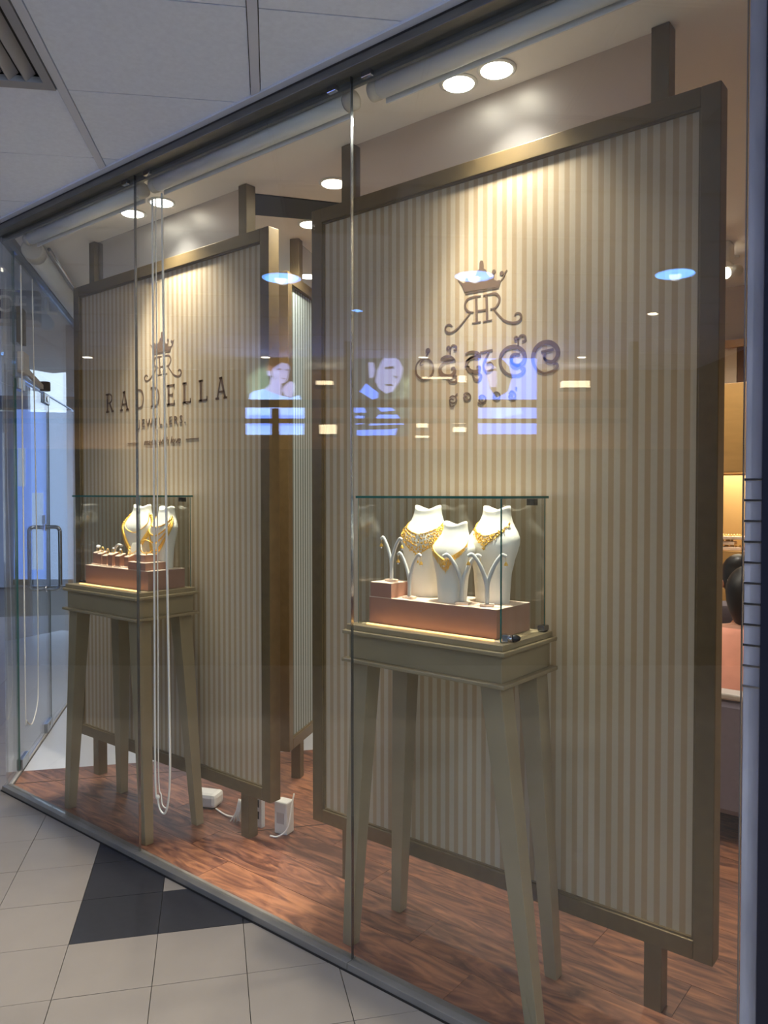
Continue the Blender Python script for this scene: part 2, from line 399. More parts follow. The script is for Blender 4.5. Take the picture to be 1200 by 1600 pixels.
# walls ---------------------------------------------------------------------------
tag(MB().box(-5.6, 1.36, 3.6, 3.7, 0, ZC).build('wall_back', 'wall_warm'), 'warm beige back wall of the shop', kind='structure')
tag(MB().box(1.26, 1.36, .02, 3.6, 0, ZC).build('wall_right', 'wall_warm'), 'beige side wall of the shop', kind='structure')
e0 = Vector(K)+TA*2.35; e1 = Vector(K)+TA*3.9; nn = Vector((.619,.785))
tag(MB().poly([tuple(e1), tuple(e0), tuple(e0+nn*.1), tuple(e1+nn*.1)][::-1] if area([tuple(e1),tuple(e0),tuple(e0+nn*.1),tuple(e1+nn*.1)])<0 else [tuple(e1), tuple(e0), tuple(e0+nn*.1), tuple(e1+nn*.1)], 0, ZC).build('wall_left', 'wall_warm'), 'beige wall beyond the glass door', kind='structure')
tag(MB().box(1.239, 6, -.03, .02, 0, ZC).build('wall_neighbour', 'navy_wall'), 'dark navy wall right of the steel jamb', kind='structure')
# kerb, track, jamb -----------------------------------------------------------------
kb = struct('trim_1', 'narrow steel kerb under the shop window glass')
for x0, x1 in ((-2.44,-1.222),(-1.22,-.002),(0,1.194)):
    MB().box(x0, x1, -.03, .02, -.012, .028).build('kerb_length', 'kerb_steel', kb, .002)
MB().box(-2.45, 1.194, -.033, -.0305, -.012, .006).build('seal_line', 'dark_gap', kb)
tk = struct('trim_2', 'dull metal track along the top of the shop window')
MB().box(-2.46, 1.194, -.045, .03, 2.918, ZC+.03).build('track_body', 'track_metal', tk, .002)
MB().box(-2.46, 1.194, -.0465, -.0455, 2.945, 2.951).build('shadow_gap', 'dark_gap', tk)
MB().box(-2.46, 1.194, .016, .03, 2.895, 2.918).build('inner_lip', 'track_metal', tk)
for x in (-1.30,-1.14,-.09,.06,1.1): MB().box(x-.02, x+.02, -.004, .014, 2.898, 2.917).build('glass_clip', 'chrome', tk, .002)
jb = struct('trim_3', 'polished steel jamb at the right end of the shop window')
MB().box(1.2, 1.236, -.016, .02, 0, ZC).build('jamb_body', 'jamb_steel', jb, .002)
for k in range(11): MB().box(1.1995, 1.2365, -.0185, -.0162, 1.60-k*.047, 1.606-k*.047).build('ridge', 'chrome', jb, .0006)
# window panes -----------------------------------------------------------------------
for n, (x0, x1) in enumerate(((-2.436,-1.2235),(-1.2195,-.0025),(.0015,1.192))):
    wn = struct('window_%d' % (n+1), ['clear glass pane of the shop window beside the door corner', 'middle clear glass pane of the shop window', 'clear glass pane of the shop window beside the steel jamb'][n])
    MB().box(x0, x1, -.006, .006, .029, 2.917).build('pane', 'glass_front', wn)
    MB().box(x1+.0001, x1+.0019, -.006, .006, .029, 2.917).build('joint_seal', 'steel', wn)
# return glazing and door ---------------------------------------------------------------
RZ = math.atan2(TA.y, TA.x)                         # local x runs along the door line
dn = struct('window_4', 'narrow fixed glass strip at the door corner', (K[0]-.012, K[1]+.004, 0)); dn.rotation_euler[2] = RZ
MB().box(.0,.235,-.006,.006,.01,2.917).build('pane', 'glass_door', dn)
MB().box(.236,.248,-.006,.006,.01,2.917).build('joint_seal', 'green_edge', dn)
tr = struct('window_5', 'glass transom above the glass door', (K[0], K[1], 0)); tr.rotation_euler[2] = RZ
MB().box(.25,2.3,-.006,.006,2.235,2.917).build('pane', 'glass_door', tr)
MB().box(.0,2.33,-.03,.03,2.918,ZC).build('head_rail', 'track_metal', tr)
sd = struct('window_6', 'fixed glass side panel beyond the glass door', (K[0], K[1], 0)); sd.rotation_euler[2] = RZ
MB().box(1.15,2.3,-.006,.006,.01,2.22).build('pane', 'glass_door', sd)
MB().box(1.137,1.148,-.006,.006,.01,2.22).build('pane_edge', 'green_edge', sd)
dr = struct('door_1', 'frameless glass shop door with steel pull handles', (K[0], K[1], 0)); dr.rotation_euler[2] = RZ
MB().box(.255,1.125,-.006,.006,.014,2.215).build('leaf', 'glass_door', dr)
MB().box(.25,.2545,-.007,.007,.014,2.215).build('leaf_edge', 'green_edge', dr)
MB().box(1.1255,1.131,-.007,.007,.014,2.215).build('leaf_edge', 'dark_gap', dr)
for z0, z1 in ((.008,.07),(2.16,2.228)):
    MB().box(.26,.42,-.018,.018,z0,z1).build('patch_fitting', 'steel', dr, .004)
    pf = MB().box(.95,1.12,-.018,.018,z0,z1).build('patch_fitting', 'steel', dr, .004)
    MB().lathe([(.016,-.022),(.02,-.021),(.02,.021),(.016,.022)], (1.04,0,(z0+z1)/2), 16, 'y').build('lock_cylinder', 'chrome', pf)
for s in (-1, 1):
    x = 1.0; h = MB()
    h.tube(catmull([(x,.0065*s,1.352),(x,.055*s,1.354),(x,.080*s,1.350),(x,.092*s,1.332),(x,.094*s,1.30),(x,.094*s,1.0),(x,.092*s,.968),(x,.080*s,.950),(x,.055*s,.946),(x,.0065*s,.948)],5), .0125, 10)
    hd = h.build('pull_handle', 'steel', dr)
    for zz in (1.352,.948): MB().lathe([(.022,.0062),(.022,.011),(.016,.013)], (x,0,zz), 16, 'y').build('rosette', 'chrome', hd) if s > 0 else MB().lathe([(.016,-.013),(.022,-.011),(.022,-.0062)], (x,0,zz), 16, 'y').build('rosette', 'chrome', hd)
MB().box(1.02,1.065,.008,.02,1.372,1.43).build('lock_plate', 'sensor_olive', dr)
th = struct('trim_4', 'pale strip on the floor under the glass door', (K[0], K[1], 0)); th.rotation_euler[2] = RZ
MB().box(.02,2.3,-.012,.012,-.004,.0085).build('threshold_bar', 'pale_trim', th)
# ------------------------------------------------------------------ lettering helpers (panel local: x across, z up, y=0 front face)
def ribbon(mb, pts, wd, y0=-.0007, y1=0.):
    n = len(pts); L = []; Rr = []
    for i in range(n):
        a = pts[max(i-1,0)]; b = pts[min(i+1,n-1)]; dx, dz = b[0]-a[0], b[1]-a[1]; l = math.hypot(dx,dz) or 1
        q = wd[i]/2 if hasattr(wd,'__len__') else wd/2
        L.append((pts[i][0]-dz/l*q, pts[i][1]+dx/l*q)); Rr.append((pts[i][0]+dz/l*q, pts[i][1]-dx/l*q))
    vs = []
    for i in range(n):
        for p in (L[i], Rr[i]):
            vs.append((p[0],y0,p[1])); 
    for i in range(n):
        for p in (L[i], Rr[i]): vs.append((p[0],y1,p[1]))
    fs = []
    o = 2*n
    for i in range(n-1):
        fs += [(2*i,2*i+1,2*i+3,2*i+2), (2*i,2*i+2,o+2*i+2,o+2*i), (2*i+1,o+2*i+1,o+2*i+3,2*i+3)]
    fs += [(0,o,o+1,1),(2*n-2,2*n-1,o+2*n-1,o+2*n-2)]
    mb.add(vs, fs)
def flatpoly(mb, pts, y0=-.0007, y1=0.):
    n = len(pts); mb.add([(p[0],y0,p[1]) for p in pts]+[(p[0],y1,p[1]) for p in pts], [tuple(range(n))]+[(i,n+i,n+(i+1)%n,(i+1)%n) for i in range(n)])
PC = .222                                          # centre of the right-hand panel
def trace(ox, oy, k):                              # crop coordinates -> panel local
    def f(x, y):
        p = on_y(ox+x*k, oy+y*k, PV); return (p.x-PC, p.z)
    return f
def strokes(f, items, unit):
    mb = MB()
    for it in items:
        if it[0] == 'p': flatpoly(mb, [f(*q) for q in it[1]])
        elif it[0] == 'd':
            c = f(*it[1]); r = it[2]*unit; flatpoly(mb, [(c[0]+r*math.cos(t*.4488), c[1]+r*math.sin(t*.4488)) for t in range(14)])
        else:
            pts = catmull([f(*q) for q in it[1]]) if it[0] == 'c' else [f(*q) for q in it[1]]
            n = len(pts); w0, w1 = (it[2] if hasattr(it[2],'__len__') else (it[2], it[2]))
            # thickest in the middle of a curve when two widths are given
            wd = [unit*(w0+(w1-w0)*math.sin(math.pi*i/(n-1))) for i in range(n)]
            ribbon(mb, pts, wd)
    return mb
U4 = 1.05*.175*2.65/1200; f4 = trace(680, 390, .175)
crown = strokes(f4, [('p',[(240,372),(550,322),(565,268),(548,262),(530,270),(508,262),(496,232),(470,236),(440,205),(392,195),(345,212),(318,245),(290,246),(268,275),(232,292),(180,262),(216,312)]),
    ('p',[(345,206),(352,180),(372,165),(374,110),(384,88),(402,88),(410,108),(412,160),(432,170),(440,205)]),
    ('d',(503,188),19),('l',[(503,200),(503,240)],9),('d',(573,202),20),('c',[(565,268),(590,235),(604,195),(622,172)],(8,12)),
    ('d',(262,262),17),('l',[(247,388),(547,332)],7)], U4)
mono = strokes(f4, [('l',[(345,412),(350,640)],24),('l',[(308,650),(386,636)],9),('l',[(437,398),(443,630)],24),('l',[(405,636),(486,620)],9),('l',[(360,540),(432,528)],15),
    ('c',[(386,404),(310,416),(265,438),(245,482),(256,525),(286,548),(322,551)],(9,20)),('c',[(408,402),(470,388),(520,384),(552,420),(546,465),(515,510),(470,524)],(9,22)),
    ('c',[(296,552),(250,612),(190,685),(130,732),(85,730),(68,700),(84,668),(112,662),(130,680)],(10,17)),
    ('c',[(500,520),(550,580),(600,626),(670,646),(725,632),(748,595),(735,562),(705,560),(688,580)],(10,19))], U4)
f5 = trace(630, 510, 260/1200.); U5 = 1.12*.2167*2.65/1200
SG = ([
    ('c',[(165,180),(145,215),(105,238),(75,285),(80,345),(120,376),(170,366),(198,320),(190,260),(150,226),(118,245),(104,275),(128,272)],(9,16)),('d',(160,172),20),
    ('c',[(322,200),(322,165),(312,140),(298,155),(310,168)],(10,14)),('c',[(322,160),(338,132),(364,140),(362,165),(345,165)],(10,14)),
    ('c',[(360,245),(335,220),(290,214),(258,236),(300,240),(355,236)],(9,20)),('c',[(345,242),(280,258),(248,305),(268,348),(320,356),(352,328),(348,296),(328,302)],(12,30)),('c',[(300,352),(318,392),(356,396),(376,368),(352,352),(328,372)],(9,14)),
    ('c',[(430,196),(470,180),(515,186),(534,214),(480,222),(434,246)],(10,22)),('c',[(520,200),(462,226),(440,276),(470,318),(520,320),(535,290),(512,284)],(10,26)),('c',[(482,330),(498,376),(530,380),(546,350),(524,330)],(9,18)),('l',[(426,288),(462,286)],9),
    ('l',[(538,184),(628,164)],13),('c',[(604,176),(578,226),(560,278),(578,318),(612,314),(630,282),(612,256),(584,268)],(10,14)),
    ('c',[(812,138),(812,100),(800,70),(786,84),(798,100)],(10,15)),('c',[(812,95),(828,62),(860,64),(864,94),(840,100)],(10,15)),
    ('c',[(800,348),(735,338),(688,282),(686,210),(730,154),(800,142),(852,180),(858,236),(820,276),(776,264),(760,222),(780,196),(824,194)],(12,26)),('c',[(770,215),(762,262),(800,284),(830,268)],(12,26)),('c',[(796,350),(840,334),(856,300),(828,290)],(10,20)),
    ('c',[(1000,334),(948,306),(918,240),(932,166),(980,118),(1046,112),(1094,152),(1098,206),(1062,250),(1014,240),(1002,214)],(12,30)),('l',[(978,180),(1068,160)],17),('c',[(1012,182),(1000,222),(1020,244)],(10,16)),('c',[(994,334),(1060,318),(1098,284),(1086,262),(1066,274)],(9,17))])
def glyphs(items, edges):
    def cx(it):
        q = it[1] if it[0] != 'd' else [it[1]]
        return sum(p[0] for p in q)/len(q)
    return [strokes(f5, [it for it in items if a <= cx(it) < b], U5) for a, b in zip(edges, edges[1:])]
sinh = glyphs(SG, [0,220,400,545,660,890,1200])
sm = []
for gx, gy in ((340,525),(442,503),(552,520),(655,497),(768,495)):
    sm += [('c',[(gx-24,gy-14),(gx-2,gy-28),(gx+22,gy-14),(gx+24,gy+12),(gx+2,gy+26),(gx-22,gy+14),(gx-14,gy-4),(gx+6,gy+2)],(7,11))]
sm += [('c',[(355,505),(368,485),(374,480)],8),('c',[(318,545),(326,576),(352,568)],(7,9)),('c',[(520,545),(540,558),(560,548)],8),('c',[(752,468),(768,460),(784,470)],7),('c',[(788,440),(802,436),(798,452)],6)]
sinh2 = glyphs(sm, [0,395,500,605,705,900])
# slab-serif capitals, unit height
def letter(ch):
    v = .17; h = .10; s = []
    def bar(x0,x1,z): s.append(([(x0,z),(x1,z)], h))
    if ch == 'L': s += [([(.18,0),(.18,1)],v)]; bar(.02,.36,.957); bar(.02,.66,.043); s.append(([(.63,0),(.63,.22)],.07))
    if ch == 'E': s += [([(.18,0),(.18,1)],v)]; bar(.02,.66,.957); bar(.02,.68,.043); bar(.18,.52,.5); s += [([(.63,0),(.63,.22)],.07),([(.63,.78),(.63,1)],.07),([(.5,.4),(.5,.6)],.06)]
    if ch == 'D': s += [([(.18,0),(.18,1)],v)]; s.append((catmull([(.02,.957),(.34,.957),(.6,.85),(.7,.5),(.6,.15),(.34,.043),(.02,.043)],6), .10))
    if ch == 'R': s += [([(.18,0),(.18,1)],v)]; s.append((catmull([(.02,.957),(.4,.957),(.58,.84),(.56,.6),(.38,.5),(.18,.5)],6), .09)); s.append(([(.38,.5),(.66,.02)],.12)); bar(.04,.34,.043); bar(.56,.78,.043)
    if ch == 'A': s += [([(.40,1),(.70,.02)],.13),([(.40,1),(.12,.02)],.08)]; bar(.22,.62,.33); bar(.0,.27,.043); bar(.56,.84,.043); bar(.26,.5,.957)
    return s
def raddella():
    out = []; word = 'RADDELLA'; wd = {'R':.8,'A':.84,'D':.76,'E':.7,'L':.68}; H = .102
    tot = 1.02; sumw = sum(wd[c] for c in word)*H; gap = (tot-sumw)/7; x = -tot/2
    for c in word:
        mb = MB(); out.append(mb)
        for pts, w_ in letter(c): ribbon(mb, [(x+p[0]*H, 2.012+p[1]*H) for p in pts], w_*H)
        x += wd[c]*H + gap
    return out
def text_mesh(body, size, shear=0., spacing=1., extrude=.0009):
    cu = bpy.data.curves.new('t', 'FONT'); cu.body = body; cu.size = size; cu.align_x = 'CENTER'; cu.shear = shear; cu.space_character = spacing; cu.extrude = extrude; cu.resolution_u = 3
    ob = bpy.data.objects.new('t', cu); COL.objects.link(ob)
    dg = bpy.context.evaluated_depsgraph_get(); dg.update(); me = bpy.data.meshes.new_from_object(ob.evaluated_get(dg))
    bpy.data.objects.remove(ob); bpy.data.curves.remove(cu); me.materials.clear(); return me
def text_obj(name, body, size, loc, m, parent, shear=0., spacing=1.):
    me = text_mesh(body, size, shear, spacing); me.transform(Matrix.Rotation(math.pi/2, 4, 'X')); o = link(name, me, m, parent); o.location = loc; return o
# ------------------------------------------------------------------ striped display panels
def make_panel(label, loc, rz, wd, fabric, logo):
    p = thing('divider_screen', label, 'divider screen', loc, rz, 'striped divider screens')
    z0, z1, fw, th = .205, 2.733, .056, .062; h = wd/2
    for nm, b in (('side_rail',(-h,-h+fw,0,th,z0,z1)),('side_rail',(h-fw,h,0,th,z0,z1)),('bottom_rail',(-h+fw,h-fw,0,th,z0,z0+fw)),('top_rail',(-h+fw,h-fw,0,th,z1-fw,z1))):
        MB().box(*b).build(nm, 'frame_bronze', p, .0025)
    # thin inner bead round the fabric
    g = fw
    bd = MB(); 
    for b in ((-h+g,-h+g+.006,z0+g,z1-g),(h-g-.006,h-g,z0+g,z1-g),(-h+g+.006,h-g-.006,z0+g,z0+g+.006),(-h+g+.006,h-g-.006,z1-g-.006,z1-g)):
        bd.box(b[0],b[1],.006,.016,b[2],b[3])
    bd.build('inner_bead', 'frame_bronze', p)
    MB().box(-h+g, h-g, .016, .04, z0+g, z1-g).build('fabric', fabric, p)
    for x in (-h+.19, h-.175):
        MB().box(x-.027, x+.027, .004, .058, .0045, z0).build('foot_post', 'post_bronze', p, .002)
        MB().box(x-.027, x+.027, .004, .058, z1, ZC-.001).build('hanger_post', 'post_bronze', p, .002)
    MB().box(-h+.19+.027, h-.175-.027, .028, .034, z1+.001, ZC-.002).build('acrylic_infill', 'acrylic', p)
    # the lettering sits on the fabric
    if logo:
        FY = .0158
        for nm, mb in [('crown', crown), ('monogram', mono)]:
            o = link(nm, LOGO.setdefault(nm, mb.mesh(nm)), 'logo_brown', p); o.location.y = FY
        if logo == 2:
            for mb in sinh+sinh2: o = mb.build('letter', 'logo_brown', p); o.location.y = FY
        else:
            for mb in raddella(): o = mb.build('letter', 'logo_brown', p); o.location.y = FY
            o = text_obj('small_lettering', 'JEWELLERS.', .056, (0,FY-.0008,1.918), 'logo_brown', p, 0, 1.45)
            o = text_obj('tagline', 'made with love', .05, (0,FY-.0008,1.822), 'logo_brown', p, .3, 1.)
            for s in (-1,1): MB().box(s*.25-.05, s*.25+.05, -.0015, 0, 1.836, 1.8395).build('dash', 'logo_brown', p).location.y = FY
    return p
LOGO = {}
PX0, PX1 = -.575, 1.026
right_panel = make_panel('striped beige panel with curly dark lettering under a crown emblem, nearest the camera', (PC, PV-.0, 0), 0, 1.604, 'striped_fabric', 2)
left_panel = make_panel('striped beige panel lettered RADDELLA JEWELLERS, beside the glass door', (-1.648, PV, 0), 0, 1.618, 'striped_fabric', 1)
d3 = Vector((-.40,.917)).normalized()
# the third panel stands behind the gap, turned into the shop
rz3 = math.atan2(d3.y, d3.x)
c3 = Vector((-1.262,.93)) + d3*.8
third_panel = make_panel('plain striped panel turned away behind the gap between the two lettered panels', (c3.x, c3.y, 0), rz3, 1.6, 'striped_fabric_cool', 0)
# ------------------------------------------------------------------ display tables
def make_table(label, loc, feet):
    t = thing('display_table', label, 'table', loc, 0, 'painted display tables in the window')
    MB().box(-.305,.305,-.16,.16,1.109,1.127).build('tabletop', 'table_paint', t, .0015)
    MB().box(-.316,.316,-.171,.171,1.095,1.1085).build('upper_moulding', 'table_paint', t, .003)
    MB().box(-.298,.298,-.153,.153,1.013,1.0945).build('apron', 'table_paint', t, .0015)
    MB().box(-.318,.318,-.173,.173,1.0,1.0128).build('lower_moulding', 'table_paint', t, .003)
    for sx in (-1,1):
        for sy in (-1,1):
            a, b = .036, .021; tx, ty = sx*.256, sy*.112; bx, by = feet[(sx,sy)]
            q = lambda cx,cy,r,z: [(cx-r,cy-r,z),(cx+r,cy-r,z),(cx+r,cy+r,z),(cx-r,cy+r,z)]
            MB().hexa(q(bx,by,b,.0045), q(tx,ty,a,.9998)).build('leg', 'table_paint', t, .002)
    return t
TR = (.222, .222); TL = (-1.64, .225)
make_table('tall taupe table with splayed legs carrying the case of three busts', (*TR, 0), {(-1,-1):(-.316,-.125),(1,-1):(.415,-.150),(-1,1):(-.318,.150),(1,1):(.318,.150)})
make_table('tall taupe table with splayed legs carrying the case of rings and chains', (*TL, 0), {(-1,-1):(-.314,-.140),(1,-1):(.330,-.132),(-1,1):(-.290,.135),(1,1):(.338,.140)})
# glass cases -----------------------------------------------------------------------
ZT = 1.1275
def make_case(label, c):
    t = thing('glass_case', label, 'display case', (c[0], c[1], ZT), 0, 'glass display cases on the tables')
    x0,x1,y0,y1,h = -.282,.278,-.122,.152,.428; g = .005
    MB().box(x0,x1,y0,y0+g,0,h).build('front_pane','glass_case',t); MB().box(x0,x1,y1-g,y1,0,h).build('back_pane','glass_case',t)
    MB().box(x0,x0+g,y0+g+.0004,y1-g-.0004,0,h).build('side_pane','glass_case',t); MB().box(x1-g,x1,y0+g+.0004,y1-g-.0004,0,h).build('side_pane','glass_case',t)
    tp = MB().box(x0-.006,x1+.008,y0-.006,y1+.008,h+.0005,h+.0085).build('top_pane','glass_case',t)
    e = MB(); T = .0012
    for b in ((x0-.0075,x1+.0095,y0-.0075,y0-.0062),(x0-.0075,x1+.0095,y1+.0082,y1+.0095),(x0-.0075,x0-.0062,y0-.006,y1+.008),(x1+.0082,x1+.0095,y0-.006,y1+.008)):
        e.box(b[0],b[1],b[2],b[3],h+.0005,h+.0085)
    e.build('polished_edge','green_edge',tp)
    for (x,y) in ((x0,y0),(x1-.0015,y0)):
        MB().box(x-.0016,x-.0002 if x < 0 else x+.0031,y-.0016,y-.0003,0,h).build('corner_edge','green_edge',t)
    MB().box(x1-.0014,x1+.0016,y1+.0002,y1+.0014,0,h).build('corner_edge','green_edge',t)
    MB().box(x0+.03,x1-.03,y0+.0065,y0+.0105,.0003,.0035).build('light_strip','led_warm',t)
    MB().box(x1-.05,x1-.022,y1-.03,y1-.0055,h-.022,h-.001).build('hinge','black_plastic',t,.001)
    return t
make_case('frameless glass case over three necklace busts', TR)
make_case('frameless glass case over ring blocks and draped gold chains', TL)
# plinths, risers ---------------------------------------------------------------------
def rosebox(name, label, x0,x1,y0,y1,z,h, group=None):
    t = thing(name, label, 'display block', ((x0+x1)/2,(y0+y1)/2,z), 0, group)
    a, b = (x1-x0)/2, (y1-y0)/2
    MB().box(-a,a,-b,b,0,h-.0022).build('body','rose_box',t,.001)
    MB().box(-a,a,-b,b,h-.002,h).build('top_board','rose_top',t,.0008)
    return t
ZP = ZT+.0002; HP = .09; ZS = ZP+HP+.0002
rosebox('display_plinth','long rose-brown plinth under the three busts', -.045,.462,.138,.348,ZP,HP)
rosebox('display_plinth','long rose-brown plinth under the ring blocks and chains', -1.905,-1.372,.150,.352,ZP,HP)
rosebox('riser_block','small rose-brown block raising an earring stand', -.040,.052,.139,.245,ZS,.05)
rosebox('riser_block','flat rose-brown block at the corner of the plinth under the ring box', -1.535,-1.395,.152,.262,ZS,.036)
# busts ------------------------------------------------------------------------------
RING = [(0,.060,.040,.0),(.06,.061,.041,.0),(.3,.066,.045,.0),(.45,.077,.049,.001),(.56,.089,.051,.003),(.63,.095,.051,.005),(.69,.094,.049,.008),(.75,.084,.045,.012),(.81,.069,.041,.016),(.87,.057,.037,.019),(.93,.050,.034,.022),(1.,.047,.033,.023)]
def ring_at(t):
    for i in range(len(RING)-1):
        a, b = RING[i], RING[i+1]
        if a[0] <= t <= b[0]:
            k = (t-a[0])/(b[0]-a[0]); k = k*k*(3-2*k)*.5+k*.5; return [a[j]+(b[j]-a[j])*k for j in (1,2,3)]
    return RING[-1][1:]
def bust_pt(t, th, S, off=0.):            # th = 0 faces the front (-y)
    hw, hd, yo = ring_at(min(max(t,0),1))
    e = .85
    sx = math.copysign(abs(math.sin(th))**e, math.sin(th)); cy = math.copysign(abs(math.cos(th))**e, math.cos(th))
    groove = 0.
    if cy > 0: groove = .006*math.exp(-(math.sin(th)/.22)**2)*max(0., 1-abs(t-.42)/.26)
    z = t
    if t > .86: z += (t-.86)/.14*(.052*abs(math.sin(th))**2-.022)
    return Vector(((hw*sx)*S + off*math.sin(th), (-(hd*cy)+yo+groove)*S - off*math.cos(th), z*.305*S))
def make_bust(label, loc, S, rz=0.):
    b = thing('necklace_bust', label, 'bust', loc, rz, 'cream necklace busts')
    n = 40; rows = []
    ts = [i/36 for i in range(37)]
    for t in ts: rows.append([tuple(bust_pt(t, 2*math.pi*k/n, S)) for k in range(n)])
    top = [(0, .023*S, .292*S)]
    mid = [[tuple(Vector(p)*(1-f)+Vector((0,.023*S,.296*S))*f) for p in rows[-1]] for f in (.3,.65,.97)]
    m = MB().grid(rows+mid, True); m.add([rows[0][k] for k in range(n)], [tuple(range(n-1,-1,-1))]); m.add(mid[-1], [tuple(range(n))])
    m.build('bust_body','bust_velvet',b)
    return b
ZB = ZS
B1 = ((.095,.272,ZB),1.0,.10); B2 = ((.258,.200,ZB),.84,-.05); B3 = ((.360,.283,ZB),1.0,-.12)
make_bust('cream bust at the back left of its case wearing a broad gold collar', B1[0], B1[1], B1[2])
make_bust('smaller cream bust at the front wearing a fringed gold necklace', B2[0], B2[1], B2[2])
make_bust('cream bust at the back right of its case wearing a gold filigree necklace', B3[0], B3[1], B3[2])
B4 = ((-1.672,.306,ZB),.96,.28); B5 = ((-1.466,.298,ZB),.94,-.10)
make_bust('cream bust behind the ring blocks hung with a heavy gold chain', B4[0], B4[1], B4[2])
make_bust('cream bust draped with four long gold chains beside the riser', B5[0], B5[1], B5[2])
def necklace_path(S, side_t, bottom_t, width, n=40, sharp=1.6):
    out = []
    for i in range(n+1):
        k = -1+2*i/n
        out.append((bottom_t+(side_t-bottom_t)*abs(k)**sharp, k*width))
    return out
def leaf(mb, c, d, nrm, L, W):
    d = d.normalized(); s = d.cross(nrm).normalized(); 
    mb.add([c, c+d*L*.45+s*W+nrm*.0004, c+d*L, c+d*L*.45-s*W+nrm*.0004, c+d*L*.45+nrm*W*.9], [(0,1,4),(1,2,4),(2,3,4),(3,0,4)])
def necklace(label, B, kind):
    loc, S, rz = B
    t = thing('necklace', label, 'necklace', loc, rz, 'gold necklaces on busts')
    rr = random.Random(kind)
    if kind == 'collar':
        ch = MB(); dr_ = MB()
        for r_ in range(6):
            f = r_/5
            P = necklace_path(S, .84-.06*f, .70-.22*f, 1.5-.16*f, 46, 1.05)
            pts = [bust_pt(a,b,S,.0022) for a,b in P]
            for i, p in enumerate(pts[2:-2]):
                tn = (pts[i+3]-pts[i+1]); nr = Vector((math.sin(P[i+2][1]),-math.cos(P[i+2][1]),.3)).normalized()
                dr_.ball(p+Vector((rr.uniform(-1,1),0,rr.uniform(-1,1)))*.0008, .0034*S, 6, (1,.7,1)) if rr.random() < .45 else leaf(dr_, p, Vector((rr.uniform(-1,1),0,-1)), nr, .011*S, .0032*S)
            if r_ in (0,5): ch.tube(pts, .0013, 6)
        ch.build('chain','gold',t); dr_.build('leaf_beads','gold',t)
        pe = MB(); c = bust_pt(.435,0,S,.006); pe.lathe([(.0005,-.002),(.006,-.0015),(.0062,.001),(.0005,.002)], tuple(c), 14, 'y'); pe.build('pearl_pendant','gem_white',t)
        d2 = MB().ball(c+Vector((0,0,-.012)), .004, 8, (.8,.6,1.3)); d2.build('drop','gold',t)
    if kind == 'fringe':
        P = necklace_path(S, .80, .545, 1.35, 54, 1.05); pts = [bust_pt(a,b,S,.002) for a,b in P]
        MB().tube(pts, .0014, 6).build('chain','gold',t)
        dr_ = MB(); dp = MB()
        for i in range(4,51):
            k = 1-abs(-1+2*i/54); L = (.007+.030*k**2.2)*S; nr = Vector((math.sin(P[i][1]),-math.cos(P[i][1]),.25)).normalized()
            m_ = 1+int(k*5)
            for j in range(m_):
                c = bust_pt(P[i][0]-j*.026, P[i][1]*(1-.06*j), S, .003)
                leaf(dr_, c, Vector((rr.uniform(-.5,.5),-.05,-1)), nr, .010*S, .0026*S)
            dp.ball(bust_pt(P[i][0]-m_*.026-.012, P[i][1]*(1-.06*m_), S, .003), .0022*S, 6)
        dr_.build('fringe_leaves','gold',t); dp.build('drops','gold_pale',t)
    if kind == 'filigree':
        P = necklace_path(S, .86, .71, 1.45, 46, 1.15); pts = [bust_pt(a,b,S,.002) for a,b in P]
        MB().tube(pts, .0016, 6).build('chain','gold',t)
        dr_ = MB()
        for i in range(2,45):
            k = 1-abs(-1+2*i/46); nr = Vector((math.sin(P[i][1]),-math.cos(P[i][1]),.25)).normalized()
            for j in range(1+int(k*k*7)):
                c = bust_pt(P[i][0]-j*.020, P[i][1]*(1-.10*j), S, .0026)
                leaf(dr_, c, Vector((rr.uniform(-1,1),-.05,rr.uniform(-1,.3))), nr, .009*S, .0036*S) if rr.random() < .6 else dr_.ball(c, .003*S, 6)
        dr_.build('filigree','gold',t)
        MB().box(.047*S-.001,.060*S,-.0235*S,-.0225*S,.262*S,.272*S).build('paper_tag','gem_white',t) if 0 else None
    if kind == 'heavy':
        P = necklace_path(S, .84, .26, 1.40, 60, 1.7); pts = [bust_pt(a,b,S,.005) for a,b in P]
        mb = MB()
        for i, p in enumerate(pts):
            mb.ball(p, .0092*S, 6, (1,.8,1)); mb.ball(p+Vector((0,0,-.012)), .0074*S, 6, (1,.8,1))
        mb.build('chain_beads','gold',t)
        P = necklace_path(S, .88, .56, 1.3, 40, 1.6); MB().tube([bust_pt(a,b,S,.002) for a,b in P], .0022, 6).build('fine_chain','gold',t)
    if kind == 'layers':
        for n_, (bt, r_) in enumerate(((.68,.0030),(.54,.0036),(.42,.0040),(.29,.0044),(.24,.0036))):
            P = necklace_path(S, .85-.008*n_, bt, 1.5, 60, 1.6+.15*n_)
            MB().tube([bust_pt(a,b,S,.0035+.0012*n_) for a,b in P], r_, 7).build('chain','gold',t)
        for s in (-1,1):
            cl = MB()
            for q in range(4): cl.ball(bust_pt(.845-.014*q, s*(1.42-.05*q), S, .006), .0075, 8)
            cl.build('clasp','gold',t)
    return t
necklace('broad gold leaf collar with a pearl drop on the back left bust', B1, 'collar')
necklace('fringed gold necklace on the small front bust', B2, 'fringe')
necklace('gold filigree necklace on the back right bust', B3, 'filigree')
necklace('heavy beaded gold chain on the bust behind the ring blocks', B4, 'heavy')
necklace('layered long gold chains on the bust beside the riser', B5, 'layers')
